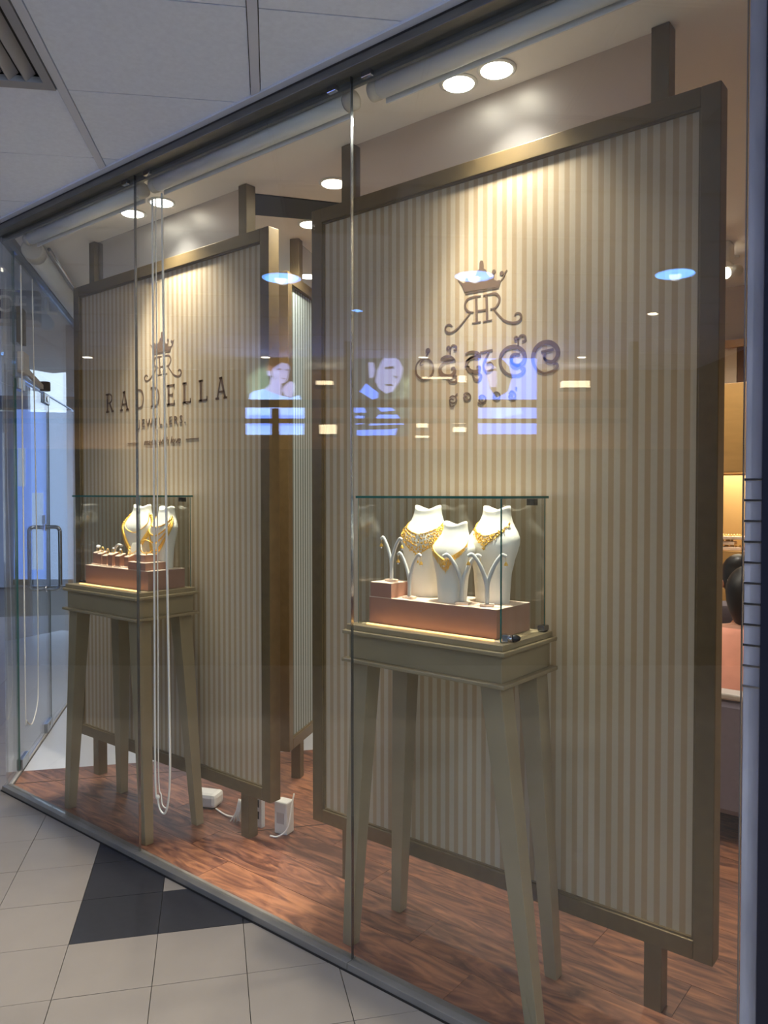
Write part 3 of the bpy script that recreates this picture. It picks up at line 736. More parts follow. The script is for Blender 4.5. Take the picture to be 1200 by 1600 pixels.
for B, s, lb in ((B2,.95,'tiny white price tag hanging on the fringed necklace'),(B3,.95,'tiny white price tag hanging on the filigree necklace')):
    c = Matrix.Rotation(B[2],3,'Z') @ bust_pt(.70 if B is B2 else .80, s, B[1], .0045) + Vector(B[0])
    t = MB(Matrix.Rotation(.6,4,'Y')).box(-.006,.006,-.0005,.0005,-.011,0).build('price_tag','gem_white'); t.location = c; tag(t, lb, 'tag', 'price tags on necklaces')
# earring stands ------------------------------------------------------------------------
def earring_stand(label, loc, H, rz, elabel):
    t = thing('earring_stand', label, 'earring stand', loc, rz, 'forked earring stands')
    MB().box(-.022,.022,-.014,.014,0,.008).build('base','rose_top',t,.002)
    def arm(s):
        pts = catmull([(0,0,.008),(0,0,.30*H),(s*.004,0,.50*H),(s*.018,0,.74*H),(s*.034,0,.91*H),(s*.048,0,H),(s*.060,0,.965*H)], 5)
        return MB().tube(pts, [.0076-.0018*i/(len(pts)-1) for i in range(len(pts))], 8, .7)
    for s in (-1,1): arm(s).build('arm','acrylic_white',t)
    for s in (-1,1):
        w_ = Matrix.Rotation(rz,3,'Z') @ Vector((s*.0585,0,.945*H)) + Vector(loc)
        e = thing('earring', elabel % ('left' if s < 0 else 'right'), 'earring', w_, rz, 'gold drop earrings on stands')
        MB().tube([(0,0,.004),(0,0,-.012)], .0008, 5).build('hook','gold_pale',e)
        MB().lathe([(.0006,-.012),(.004,-.016),(.0062,-.021),(.0068,-.024),(.001,-.0245)], (0,0,0), 12).build('bell','gold',e)
        MB().ball((0,0,-.028), .003, 8).build('pearl','gem_white',e)
    return t
earring_stand('white forked earring stand on the small raised block', (.012,.19,ZS+.0502), .150, -.25, 'gold drop earring on the %s arm of the stand on the raised block')
earring_stand('white forked earring stand in front of the back left bust', (.100,.176,ZS), .150, -.2, 'gold drop earring on the %s arm of the stand before the back left bust')
earring_stand('white forked earring stand beside the small front bust', (.318,.165,ZS), .158, .5, 'gold drop earring on the %s arm of the stand beside the front bust')
earring_stand('white forked earring stand in front of the back right bust', (.402,.180,ZS), .162, .45, 'gold drop earring on the %s arm of the stand before the back right bust')
# ring blocks, rings, bangles -----------------------------------------------------------
def torus(R, r, n=20, m=6, a0=0., a1=2*math.pi, rot=None):
    cl = abs(a1-a0-2*math.pi) < .01
    pts = [Vector((R*math.cos(a0+(a1-a0)*i/n), 0, R*math.sin(a0+(a1-a0)*i/n))) for i in range(n if cl else n+1)]
    return MB(rot).tube(pts, r, m, closed=cl)
rb = [(-1.880,.205,.062),(-1.826,.196,.060),(-1.770,.190,.054),(-1.706,.182,.062),(-1.650,.186,.058),(-1.596,.200,.056)]
nm = ['first','second','third','fourth','fifth','sixth']
for k, (x, y, h) in enumerate(rb):
    t = thing('ring_block', 'slanted rose-brown ring block, %s from the door end of the row' % nm[k], 'ring block', (x,y,ZS), 0, 'ring blocks in a row')
    a = .0185
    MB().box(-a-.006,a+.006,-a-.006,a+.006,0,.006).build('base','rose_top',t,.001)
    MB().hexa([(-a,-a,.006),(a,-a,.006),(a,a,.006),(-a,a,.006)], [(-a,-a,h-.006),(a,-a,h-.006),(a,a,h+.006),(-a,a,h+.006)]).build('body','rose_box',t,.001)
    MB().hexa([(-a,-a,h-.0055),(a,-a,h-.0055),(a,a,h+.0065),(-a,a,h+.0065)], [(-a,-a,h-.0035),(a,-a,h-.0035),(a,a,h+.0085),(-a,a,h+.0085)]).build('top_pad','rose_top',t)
    r = thing('finger_ring', 'gold ring with a pale stone on the %s ring block from the door end' % nm[k], 'ring', (x,y,ZS+h+.0035), .3, 'gold rings on ring blocks')
    torus(.0095,.0018,18,6).build('band','gold',r).location.z = .0112
    MB().ball((0,0,.0235), .006 if k != 0 else .011, 8, (1,1,.8)).build('stone','gem_white' if k in (0,3,4) else 'gold_pale',r)
t = rosebox('ring_box','small rose-brown box on the flat riser block', -1.508,-1.425,.170,.236,ZS+.0364,.034)
bz = ZS+.0364+.0345
b = torus(.031,.0026,28,8,rot=Matrix.Rotation(.5,4,'Z')).build('bangle','gold'); b.location = (-1.470,.206,bz+.0337); tag(b, 'round gold bangle standing on the small box on the riser', 'bangle')
st = MB().ball((0,0,.007),.007,8); st.add([(-.012,-.001,.004),(.012,-.001,.004),(0,-.001,.016),(0,.003,.008)],[(0,1,2),(0,1,3)])
b = thing('flower_ring','gold flower ring lying beside the standing bangle','ring',(-1.432,.183,bz))
for q in range(5): MB().ball((.005*math.cos(q*1.2566),-.0,.0075+.005*math.sin(q*1.2566)),.0034,7).build('petal','gold',b)
MB().ball((0,-.003,.0075),.003,7).build('stone','gem_white',b)
# bracelet stand: cone holding a cuff behind the ring blocks
bs = thing('bracelet_stand','white arched bracelet holder behind the ring blocks','bracelet stand',(-1.80,.268,ZS))
MB().box(-.03,.03,-.014,.014,0,.006).build('base','rose_top',bs,.001)
MB().tube(catmull([(-.018,0,.006),(-.034,0,.04),(-.028,0,.078),(.0,0,.098),(.032,0,.094)],5),.008,8,.7).build('arch','acrylic_white',bs)
b = torus(.024,.0045,24,8,rot=Matrix.Rotation(-.4,4,'Z')).build('bracelet','gold'); b.location = (-1.741,.247,ZS+.0295); tag(b,'twisted gold bracelet standing behind the third ring block','bracelet')
# low neck form with a fine chain in front of the heavy chain bust
c = catmull([(-1.735,.232,ZS+.002),(-1.70,.222,ZS+.05),(-1.66,.215,ZS+.085),(-1.60,.222,ZS+.105),(-1.555,.240,ZS+.108)],8)
nf = thing('neck_form','white low neck form between the ring blocks and the chain busts','neck form',(-1.605,.246,ZS))
rows = []
for i in range(13):
    t_ = i/12; w_ = .064*(1-.35*t_**2)*S if False else .062*(1-.45*t_**2.2); d_ = .014*(1-.4*t_); 
    rows.append([(w_*math.cos(2*math.pi*k/24), d_*math.sin(2*math.pi*k/24)-.012+.012*t_, .115*t_) for k in range(24)])
g_ = MB().grid(rows, True); g_.add(rows[0], [tuple(range(23,-1,-1))]); g_.add(rows[-1], [tuple(range(24))]); g_.build('form_body','bust_velvet',nf)
for r_, zz in ((.0018,.085),(.0022,.055)):
    pts = [(.060*math.sin(a)*(1-.45*(zz/.115)**2.2)*1.05, -.028*math.cos(a)-.004, zz-.03*math.cos(a)**2+.012) for a in [(-1.5+3.0*i/24) for i in range(25)]]
    MB().tube(pts, r_, 6).build('chain','gold',nf)
MB().ball((0,-.036,.03),.005,8,(1,.7,1.4)).build('pendant','gold',nf)
# locks on the right-hand table --------------------------------------------------------
lk = thing('case_lock','black and chrome barrel lock lying at the corner of the table','lock',(.512,.150,ZT+.012),.55)
MB().box(-.018,.0,-.011,.011,-.0118,.012).build('lock_body','chrome',lk,.002)
MB().lathe([(.0095,0),(.0105,.002),(.0105,.012),(.009,.013)],(0,0,0),18,'x').build('collar','chrome',lk)
MB().lathe([(.0108,.0132),(.0115,.016),(.011,.026),(.006,.036),(.002,.038)],(0,0,0),18,'x').build('rubber_cap','black_plastic',lk)
lk.location = (.500+.012,.118,ZT+.0122)
hb = thing('glass_clamp','small brushed metal clamp at the back corner of the table','clamp',(.508,.352,ZT+.0002),0)
MB().box(-.012,.012,-.018,.018,.002,.020).build('clamp_block','steel',hb,.003); MB().box(-.009,.009,-.012,.012,0,.0018).build('foot','black_plastic',hb)
mh = thing('case_magnet','tiny metal catch on the table beside the ring plinth','catch',(-1.935,.15,ZT+.0002),.3)
MB().box(-.016,.016,-.007,.007,0,.009).build('catch_body','steel',mh,.002); MB().ball((.0,0,.0125),.004,8).build('pin','chrome',mh)
# ------------------------------------------------------------------ roller blinds and cords
def blind(label, x0, x1, y, z, r, m=None):
    t = thing('roller_blind', label, 'roller blind', ((x0+x1)/2, y, z), 0, 'rolled up blinds')
    h = (x1-x0)/2
    MB().lathe([(r,-h+.02),(r,h-.02)],(0,0,0),24,'x').build('rolled_fabric','blind_white',t)
    MB().box(-h+.02,h-.02,r-.004,r+.002,-r-.008,r*.2).build('bottom_bar','blind_white',t,.002)
    for s in (-1,1):
        MB().lathe([(r*.92,s*h-.018),(r*1.02,s*h-.016),(r*1.02,s*h+.016),(r*.6,s*h+.018)],(0,0,0),20,'x').build('end_cap','blind_cap',t)
        MB().box(s*h-.004,s*h+.004,-.008,.008,r*.9,ZC-z-.001).build('bracket','blind_cap',t)
    return t
blind('pale rolled-up blind above the pane beside the door', -2.27,-1.27,.066,2.884,.030)
blind('pale rolled-up blind above the middle pane', -1.17,-.06,.066,2.884,.030)
blind('pale rolled-up blind above the pane nearest the camera', .045,1.17,.066,2.884,.030)
# blind along the door side
t = thing('roller_blind','pale rolled-up blind running over the glass door','roller blind',(K[0]+.115,K[1]+.10,2.858),RZ,'rolled up blinds')
MB().lathe([(.052,.12),(.052,1.9)],(0,0,0),24,'x').build('rolled_fabric','blind_white',t)
MB().lathe([(.05,.02),(.056,.024),(.056,.112),(.05,.116)],(0,0,0),24,'x').build('end_cap','blind_cap',t)
MB().lathe([(.0535,.118),(.0535,.1195)],(0,0,0),24,'x').build('shadow_ring','dark_gap',t)
MB().tube([(.08,-.074,.022),(1.9,-.074,.022)],.010,10).build('tension_rod','chrome',t)
def cord(name, label, path, r, grp):
    o = MB().tube(catmull(path, 8), r, 6).build(name, 'cord_white'); return tag(o, label, 'cord', grp)
def loop(xa, xb, y, zt, zb):
    m = (xa+xb)/2; h = (xb-xa)/2
    return [(xa,y,zt),(xa-.002,y,1.8),(xa-.006,y,1.0),(xa-.008,y,zb+.14),(xa+.010,y,zb+.045),(m-.02,y,zb+.004),(m+.012,y,zb),(xb-.014,y,zb+.05),(xb,y,zb+.16),(xb,y,.6),(xb-.008,y,1.1),(xb-.018,y,1.8),(xb-.03,y,zt)]
cord('pull_cord','white blind cord looping down in front of the ring table', loop(-1.175,-1.078,.052,2.83,.205), .0042, 'blind pull cords')
cord('pull_cord','thinner white cord hanging inside the loop before the ring table', loop(-1.168,-1.09,.064,2.83,.225), .0026, 'blind pull cords')
MB_ = MB().ball((0,0,0),.011,8,(1,.8,1)); o = MB_.build('cord_joiner','cord_white'); o.location = (-1.166,.052,.262); tag(o,'white plastic joiner on the looping blind cord before the ring table','joiner')
e0 = Vector(K)+TA*.10+Vector((.619,.785))*.07; e1 = Vector(K)+TA*.42+Vector((.619,.785))*.07
cord('pull_cord','white blind cord looping beside the glass door', [(e0.x,e0.y,2.80),(e0.x,e0.y,1.6),(e0.x,e0.y,.42),(e0.x-.02,e0.y+.015,.33),((e0.x+e1.x)/2,(e0.y+e1.y)/2,.275),(e1.x+.03,e1.y-.02,.36),(e1.x,e1.y,.52),(e1.x+.006,e1.y,.9),(e1.x+.02,e1.y-.01,1.3),(e1.x+.035,e1.y-.02,1.75),(e1.x+.04,e1.y-.03,2.80)], .0036, 'blind pull cords')
# ------------------------------------------------------------------ downlights in the shop
def downlight(label, x, y, power, grp='round downlights in the shop ceiling', r=.052, lens='lens_warm', ring='white_plastic', color=(1,.91,.78), angle=2.1, z=ZC, blend=.75, tilt=0.):
    t = thing('downlight', label, 'downlight', (x,y,z), 0, grp)
    MB().lathe([(r*1.0,-.0005),(r*1.22,-.001),(r*1.24,-.004),(r*1.02,-.007),(r*1.0,-.006)],(0,0,0),28).build('trim_ring',ring,t)
    MB().lathe([(r*.2,-.0065),(r*.99,-.0065),(r*.99,-.0074),(r*.2,-.0078)],(0,0,0),28).build('lens',lens,t)
    if power: lamp('lamp','SPOT',(0,0,-.012),power,color,t,.035,angle,blend,(-tilt,0,0))
    return t
DL = [(.209,.305,'left downlight of the pair above the case of busts',1.5),(.352,.312,'right downlight of the pair above the case of busts',.36),(-1.702,.300,'left downlight of the pair above the ring case',1.3),(-1.470,.305,'right downlight of the pair above the ring case',.40),
      (-.684,.652,'single downlight above the gap beside the black ceiling strip',.8),(-1.13,.96,'downlight half hidden at the end of the black ceiling strip',.6),(-1.80,1.62,'small far downlight beyond the plain striped panel',.6)]
for n_, (x, y, lb, k) in enumerate(DL): downlight(lb, x, y, CASE_W*k if n_ < 4 else DOWNLIGHT_W*k, angle=(1.15,1.9,1.15,1.9)[n_] if n_ < 4 else 2.3, blend=1. if n_ < 4 else .75, tilt=(.24,.10,.22,.06)[n_] if n_ < 4 else 0.)
for x, y in ((.3,1.5),(.3,2.7),(-1.6,2.7),(-3.0,1.6)): downlight('round downlight deep in the shop ceiling, hidden behind the striped screens', x, y, DOWNLIGHT_W*.8, 'downlights deep in the shop')
# ------------------------------------------------------------------ router and cables behind the ring table
rt = thing('router','white rounded plug box on the floor under the RADDELLA panel','router',(-1.44,.53,.0045),.4)
MB().box(-.07,.07,-.05,.05,.004,.075).build('shell','white_plastic',rt,.02); MB().box(-.05,.05,-.04,.04,0,.004).build('foot','black_plastic',rt)
def cable(label, path, r=.004): return tag(MB().tube(catmull(path,6), r, 6).build('cable','cord_white'), label, 'cable', 'white cables on the shop floor')
cable('white cable running from the plug box to the panel foot', [(-1.36,.52,.010),(-1.25,.50,.012),(-1.17,.50,.03),(-1.13,.52,.06),(-1.10,.53,.012),(-1.06,.54,.010)])
cable('white cable curling up beside the panel foot', [(-.93,.485,.009),(-.89,.50,.012),(-.86,.53,.05),(-.865,.56,.14),(-.87,.58,.19)])
cd_ = MB()
for q in range(5): cd_.tube(catmull([(-1.19+.012*q,.47+.01*q,.010),(-1.16+.006*q,.48,.06),(-1.15+.01*q,.49,.12),(-1.175+.008*q,.495,.05),(-1.165,.50,.010)],6), .0034, 6)
tag(cd_.build('cable_bundle','cord_white'),'bundle of coiled white cable beside the panel foot','cable')
bk = thing('power_strip','upright white power strip behind the panel foot','power strip',(-1.055,.53,.0045),0)
MB().box(-.03,.03,-.012,.012,0,.20).build('casing','white_plastic',bk,.003); 
for q in range(3): MB().box(-.015,.015,-.0135,-.0121,.04+q*.055,.075+q*.055).build('socket','dark_gap',bk)
bk2 = thing('adapter','pale grey adapter box on the floor beside the panel foot','adapter',(-.915,.56,.0045),.2)
MB().box(-.035,.035,-.03,.03,0,.15).build('casing','white_plastic',bk2,.006); MB().box(-.02,.02,-.0315,-.0302,.05,.1).build('label_plate','pale_trim',bk2)
# ------------------------------------------------------------------ door closer, sensor
dcl = thing('door_closer','tan bar and bracket of the closer above the glass door','door closer',(K[0],K[1],0),RZ)
MB().box(.27,.40,-.045,-.008,2.25,2.37).build('closer_body','pale_trim',dcl,.004)
MB().hexa([(.40,-.03,2.27),(.86,-.03,2.235),(.86,-.012,2.235),(.40,-.012,2.27)],[(.40,-.03,2.305),(.86,-.03,2.262),(.86,-.012,2.262),(.40,-.012,2.305)]).build('arm','pale_trim',dcl)
MB().lathe([(.03,2.232),(.032,2.235),(.032,2.285),(.028,2.29)],(.92,-.028,0),16).build('pivot','black_plastic',dcl)
ss = thing('sensor_box','small olive-brown box on the glass above the door','sensor',(K[0],K[1],0),RZ)
MB().box(.27,.335,-.03,-.0065,2.42,2.62).build('box_half','sensor_olive',ss,.002); MB().box(.345,.40,-.03,-.0065,2.42,2.62).build('box_half','sensor_olive',ss,.002)
# ------------------------------------------------------------------ mall beyond the door (seen through the door glass)
def AB(a, b): p = TA*a + TB*b; return (p.x, p.y)
we = struct('wall_end','pale blue-grey wall at the far end of the mall')
mat('end_wall', (150,158,176), .7)
q = [AB(11.5,-5.2),AB(11.5,.6),AB(11.7,.6),AB(11.7,-5.2)]
MB().poly(q if area(q) > 0 else q[::-1], 0, ZC).build('wall_panel','end_wall',we)
def pix_on_end(x, y, a=11.44):
    d = ray(x, y); n = Vector((TA.x,TA.y,0)); t_ = (a-CAM.dot(n))/d.dot(n); return CAM+d*t_
def end_quad(name, x0,x1,y0,y1, m, parent, a=11.44, th=.03):
    P = [pix_on_end(x,y,a) for x,y in ((x0,y1),(x1,y1),(x1,y0),(x0,y0))]; o_ = parent.location
    P = [p-o_ for p in P]; n = Vector((TA.x,TA.y,0))*th
    return MB().hexa([P[0],P[1],P[1]+n,P[0]+n],[P[3],P[2],P[2]+n,P[3]+n]).build(name, m, parent)
lb = thing('lightbox','tall glowing blue lightbox seen through the glass door','lightbox',(pix_on_end(60,905).x,pix_on_end(60,905).y,0))
end_quad('screen',22,72,632,905,'screen_blue',lb,11.40); end_quad('side_screen',76,114,640,905,'screen_pale',lb,11.40)
end_quad('frame_bar',72.5,76,628,910,'bar_dark',lb,11.36); end_quad('frame_bar',20,114,906,914,'bar_dark',lb,11.36)
end_quad('pale_figure',50,68,770,890,'screen_pale',lb,11.38,.01); end_quad('pale_figure',28,40,700,760,'screen_pale',lb,11.38,.01)
SA = 3.05; sp = AB(SA,-2.4)
sg = thing('fascia_sign','slate hanging sign board with pale block letters outside the glass door','sign',(sp[0],sp[1],2.72),math.atan2(TB.y,TB.x))
MB().box(-1.2,.84,0,.08,0,.20).build('board','sign_fascia',sg); MB().box(-1.2,.84,-.03,.08,-.025,-.0005).build('soffit_strip','pale_trim',sg)
for ch, xx in (('O',8),('E',32),('E',56),('L',80)):
    d = ray(xx,490); n_ = Vector((TA.x,TA.y,0)); P = CAM+d*((SA-.012-CAM.dot(n_))/d.dot(n_))
    me = text_mesh(ch, .16, extrude=.008); me.transform(Matrix.Rotation(math.pi/2,4,'X'))
    lx = P.x*TB.x+P.y*TB.y+2.4
    link('letter', me, 'sign_letter', sg).location = (lx, -.009, .05)
# ------------------------------------------------------------------ opposite shop front (seen mirrored in the window glass)
RO = math.atan2(.6289,-.7777)
def OW(s, d): return (1.66+.7777*s-.6289*d, 1.889-.6289*s-.7777*d)
def ob(s0,s1,d0,d1,z0,z1, mb=None, o=(0,0,0)):
    mb = mb or MB(); P = [OW(s0,d0),OW(s1,d0),OW(s1,d1),OW(s0,d1)]
    if area(P) < 0: P = P[::-1]
    return mb.poly([(p[0]-o[0],p[1]-o[1]) for p in P], z0-o[2], z1-o[2])
wo = struct('wall_opposite','brown shop front across the mall mirrored in the window glass')
ob(-6,3.6,7.0,7.12,0,1.98).build('lower_panel','opp_dark',wo)
ob(-6,3.6,8.6,8.7,0,ZC).build('inner_wall','opp_wall',wo)
for y_, zz in ((630.5,.034),(657.5,.020)):
    z_ = 1.57+(772-y_)/1200*7; ob(-6,2.25,7.0,7.06,z_-zz,z_+zz).build('transom_bar','bar_dark',wo)
for x_ in (430,545,735,990): s_ = (x_-600)/1200*7; ob(s_-.035,s_+.035,7.0,7.06,1.98,2.35 if x_ == 430 else ZC).build('mullion','bar_dark',wo)
ob(3.6,9,7.0,7.2,0,ZC).build('end_panel','opp_dark',wo); ob(3.45,3.6,7.2,8.6,0,ZC).build('side_panel','opp_dark',wo)
def opix(x, y, d): s_ = (x-600)/1200*d; return s_, 1.57+(772-y)/1200*d
def oflat(name, pts, d, m, parent, th=.004):   # flat poster shape traced from its mirror image
    P = []
    for x, y in pts:
        s_, z_ = opix(x, y, d); X, Y = OW(s_, d); P.append(Vector((X,Y,z_))-parent.location)
    dd = Vector((-.6289,-.7777,0))*th; n = len(P)
    return MB().add([tuple(p) for p in P]+[tuple(p+dd) for p in P], [tuple(range(n)),tuple(range(2*n-1,n-1,-1))]+[(i,(i+1)%n,n+(i+1)%n,n+i) for i in range(n)]).build(name, m, parent)
def rect(x0,x1,y0,y1): return [(x0,y0),(x1,y0),(x1,y1),(x0,y1)]
def poster(label, xc, d):
    s_, _ = opix(xc, 772, d); X, Y = OW(s_, d); return thing('lightbox_poster', label, 'poster', (X,Y,2.0), 0, 'backlit posters across the mall')
DP = 7.9
pw = poster('backlit poster of a dark haired woman in a pale top, mirrored in the glass', 430, DP)
def tr1(l): return [(370+x*.1, 540+y*.1) for x,y in l]
oflat('backing', rect(386,475,554,680), DP, 'poster_olive', pw, .02)
oflat('dress', tr1([(200,850),(150,900),(150,1395),(1050,1395),(1060,900),(1010,850),(980,780),(850,820),(720,790),(560,740),(440,685),(300,710),(220,760)]), DP-.006, 'poster_sky', pw)
oflat('dress_fold', tr1([(180,1090),(1040,1090),(1040,1250),(180,1250)]), DP-.011, 'poster_blue', pw)
oflat('neck', tr1([(545,480),(600,540),(700,600),(700,790),(560,740),(440,685),(530,610)]), DP-.012, 'poster_pale', pw)
oflat('face', tr1([(560,370),(650,300),(720,275),(800,295),(835,350),(812,450),(792,540),(740,592),(690,602),(610,545),(565,470)]), DP-.018, 'poster_pale', pw)
oflat('hair', tr1([(480,400),(472,330),(510,230),(600,170),(720,150),(800,190),(852,290),(850,360),(800,292),(720,270),(650,310),(580,360),(548,402)]), DP-.024, 'poster_hair', pw)
oflat('ear', tr1([(480,405),(535,400),(548,470),(510,490),(484,460)]), DP-.024, 'poster_pale', pw)
oflat('hand', tr1([(735,650),(790,600),(850,560),(905,600),(905,720),(870,815),(760,790),(715,710)]), DP-.024, 'poster_pale', pw)
for e in ([(640,372),(700,366),(705,384),(640,392)],[(768,384),(822,378),(822,396),(768,398)],[(715,515),(775,520),(765,533),(715,528)]): oflat('feature', tr1(e), DP-.03, 'poster_line', pw, .002)
pm = poster('backlit poster of a man in a blue shirt and tie, mirrored in the glass', 596, DP)
def tr2(l): return [(540+x*.15, 530+y*.15) for x,y in l]
oflat('backing', rect(553,640,554,682), DP, 'poster_olive', pm, .02)
oflat('face', tr2([(330,330),(380,230),(430,170),(490,170),(560,230),(600,310),(580,400),(545,470),(490,550),(420,570),(350,520),(310,440)]), DP-.006, 'poster_pale', pm)
oflat('ear', tr2([(240,250),(290,245),(310,330),(290,400),(250,410)]), DP-.006, 'poster_pale', pm)
oflat('collar', tr2([(150,550),(215,465),(340,560),(335,612),(280,632),(190,575)]), DP-.012, 'poster_blue', pm)
for s_ in ([(92,680),(185,680),(212,765),(92,768)],[(300,678),(425,675),(515,745),(372,758)],[(350,788),(540,788),(605,890),(245,900)],[(105,800),(190,800),(190,885),(105,890)],[(120,948),(480,940),(540,930),(515,1000),(120,1005)]): oflat('shirt', tr2(s_), DP-.006, 'poster_blue', pm)
for e in ([(405,300),(500,285),(505,312),(410,318)],[(415,470),(500,475),(490,492),(420,490)],[(500,380),(545,395),(520,420)]): oflat('feature', tr2(e), DP-.012, 'poster_line', pm, .002)
pb = poster('backlit blue poster of a pale face turned aside, mirrored in the glass', 790, DP)
def tr3(l): return [(700+x*.2167, 530+y*.2167) for x,y in l]
oflat('backing', tr3([(220,105),(635,105),(635,685),(220,685)]), DP, 'poster_blue', pb, .02)
oflat('face', tr3([(265,200),(300,155),(380,140),(440,200),(460,280),(430,380),(350,425),(300,360),(280,290)]), DP-.006, 'poster_olive', pb)
oflat('cheek', tr3([(265,200),(300,170),(345,210),(350,300),(345,350),(300,345),(285,290)]), DP-.012, 'poster_pale', pb)
oflat('shoulder', tr3([(300,450),(500,440),(540,540),(420,560),(325,605)]), DP-.006, 'poster_sky', pb)
for e in ([(270,165),(310,160),(312,178),(275,180)],[(285,225),(345,215),(345,230),(288,238)]): oflat('feature', tr3(e), DP-.018, 'poster_line', pb, .002)
# lit displays on the shelf across the mall
TRAYS = ['tall glowing tray mirrored just right of the man poster, upper of its pair','glowing strip tray mirrored under the curly lettering, upper of its pair','glowing strip tray mirrored under the curly lettering, lower of its pair',
    'thin glowing tray mirrored just right of the man poster, lower of its pair','broad glowing tray mirrored at the frame edge left of the man poster','wide glowing tray mirrored right of the curly lettering','glowing tray mirrored at the frame edge, level with the man face',
    'long thin glowing tray mirrored across the first curly letters','small square glowing tray mirrored in the middle of the curly lettering']
for k, (x0,x1,y0,y1) in enumerate(((652,668,655,668),(709,728,656,662),(709,728,668,675),(650,670,681,684),(500,525,664,678),(878,920,596,606),(495,520,596,602),(660,706,590,593),(716,730,588,598))):
    s0, z1 = opix(x0,y0,8.3); s1, z0 = opix(x1,y1,8.3); X, Y = OW((s0+s1)/2, 8.3)
    t = thing('display_tray', TRAYS[k], 'display tray', (X,Y,z0), 0, 'glowing trays across the mall')
    ob(s0,s1,8.28,8.4,z0,z1,None,(X,Y,z0)).build('tray_face','shelf_glow',t); ob(s0-.02,s1+.02,8.26,8.42,z0-.03,z0-.005,None,(X,Y,z0)).build('tray_base','bar_dark',t)
for s_ in (-3.,-1.2,.4,2.0):
    X, Y = OW(s_, 7.8); downlight('warm downlight in the shop across the mall', X, Y, DOWNLIGHT_W*2.2, 'downlights across the mall', .04, 'lens_small', z=ZC+.0035)
# ------------------------------------------------------------------ mall ceiling discs
ML = [(-1.953,-1.539),(-.974,-2.276),(.030,-3.03)]
step = Vector((.99,-.745))
def disc(label, x, y, r=.118, lens='lens_blue', power=MALL_W, color=(.86,.92,1)):
    return downlight(label, x, y, power, 'round panel lights in the mall ceiling', r, lens, 'white_plastic', color, 2.7, ZC-.001)
for k, (x, y) in enumerate(ML):
    disc(['round mall ceiling light mirrored over the gap between the panels','round mall ceiling light mirrored over the crown emblem','round mall ceiling light mirrored at the right edge of the near panel'][k], x, y)
for k in (1,2): disc('round mall ceiling light behind the camera, %s' % ('nearer the mirrored row','farther from the mirrored row')[k-1], ML[2][0]+step.x*k, ML[2][1]+step.y*k, power=40)
for k, (x, y) in enumerate(((2.75,-.85),(3.5,-1.9))): disc('added round mall ceiling light out of view right of the camera, %s' % ('near the navy wall','out in the mall')[k], x, y, power=75)  # unseen lights added to brighten the table sides that face right
for x, y, l, c, lb in ((-2.148,-2.499,'lens_blue',(.8,.9,1),'tiny bluish mall downlight mirrored left of the crown emblem'),(-.456,-3.998,'lens_small',(1,.85,.6),'tiny warm mall downlight mirrored right of the crown emblem')): disc(lb, x, y, .036, l, 0, c)
# ------------------------------------------------------------------ back of the shop (seen past the right-hand panel)
cb = thing('wall_cabinet','tan wall cabinet with a lit display niche behind the seated people','cabinet',(.30,3.36,.004))
MB().box(-.9,.8,-.16,.22,0,1.02).build('base_unit','cabinet_tan',cb,.004)
for x0 in (-.89,-.33,.24): MB().box(x0,x0+.545,-.176,-.161,.08,.98).build('cabinet_door','cabinet_tan',cb,.003)
MB().box(-.9,.8,-.18,.22,1.0205,1.05).build('counter','niche_tan',cb,.003)
MB().box(-.9,.8,-.14,.22,1.0505,1.21).build('drawer_box','cabinet_tan',cb,.003)
MB().box(-.9,.8,.20,.22,1.2105,1.70).build('niche_back','niche_tan',cb)
MB().box(-.9,.8,-.14,.2195,1.7005,2.26).build('upper_unit','cabinet_tan',cb,.004)
for x in (-.9,.78): MB().box(x,x+.02,-.14,.1995,1.2105,1.70).build('niche_side','cabinet_tan',cb)
lamp('niche_lamp','AREA',(-.0,.03,1.69),2.6,(1,.84,.6),cb,.5)
tx, ty = .30-.05, 3.36
for k, (dx, w_, z_) in enumerate(((.06,.11,0),(.02,.10,.034),(.09,.09,.068))):
    t = thing('necklace_tray','pale tray of jewellery stacked in the lit niche, %s of three' % ('lowest','middle','topmost')[k],'tray',(tx+dx-.04,ty-.05,1.2145+z_),.1*k,'jewellery trays in the niche')
    MB().box(-w_,w_,-.06,.06,0,.02).build('tray_base','rose_top',t,.003)
    g = MB()
    for q in range(10): g.ball((-w_*.8+w_*1.6*q/9, random.uniform(-.04,.04), .026), .008, 6)
    g.build('trinkets','gold_pale',t)
cs_ = thing('ring_cone','dark cone ring holder in the lit niche','ring holder',(tx+.165,ty-.04,1.2145))
MB().lathe([(.03,0),(.03,.006),(.026,.008),(.006,.13),(.001,.135)],(0,0,0),16).build('cone','hair_black',cs_); MB().ball((0,0,.142),.009,8).build('tip_ball','gold_pale',cs_)
vl = thing('striped_valance','brown and cream striped valance high on the back wall','valance',(.30,3.5,2.27))
for k in range(22): MB().box(-.9+k*.08,-.9+k*.08+.078,.0,.05,0,.26).build('slat','brown_slat' if k%2 else 'striped_valance',vl,.002)
MB().box(-.92,.87,-.03,.07,.2605,.31).build('rail','cabinet_tan',vl)
for k,(x,y) in enumerate(((.40,2.9),(.44,2.4))):
    t = thing('ceiling_spot','small white ceiling spotlight above the seated people, %s' % ('farther one','nearer one')[k],'spotlight',(x,y,ZC-.001),0,'white ceiling spotlights')
    MB().lathe([(.04,-.012),(.04,0)],(0,0,0),16).build('mount','white_plastic',t); MB().tube([(0,0,-.012),(0,0,-.06)],.008,8).build('stem','white_plastic',t)
    MB().tube([(-.02,-.05,-.10),(.02,.05,-.07)],.036,14).build('head','white_plastic',t); MB().tube([(-.0205,-.0515,-.1005),(-.022,-.055,-.1015)],.03,14).build('bulb','lens_small',t)
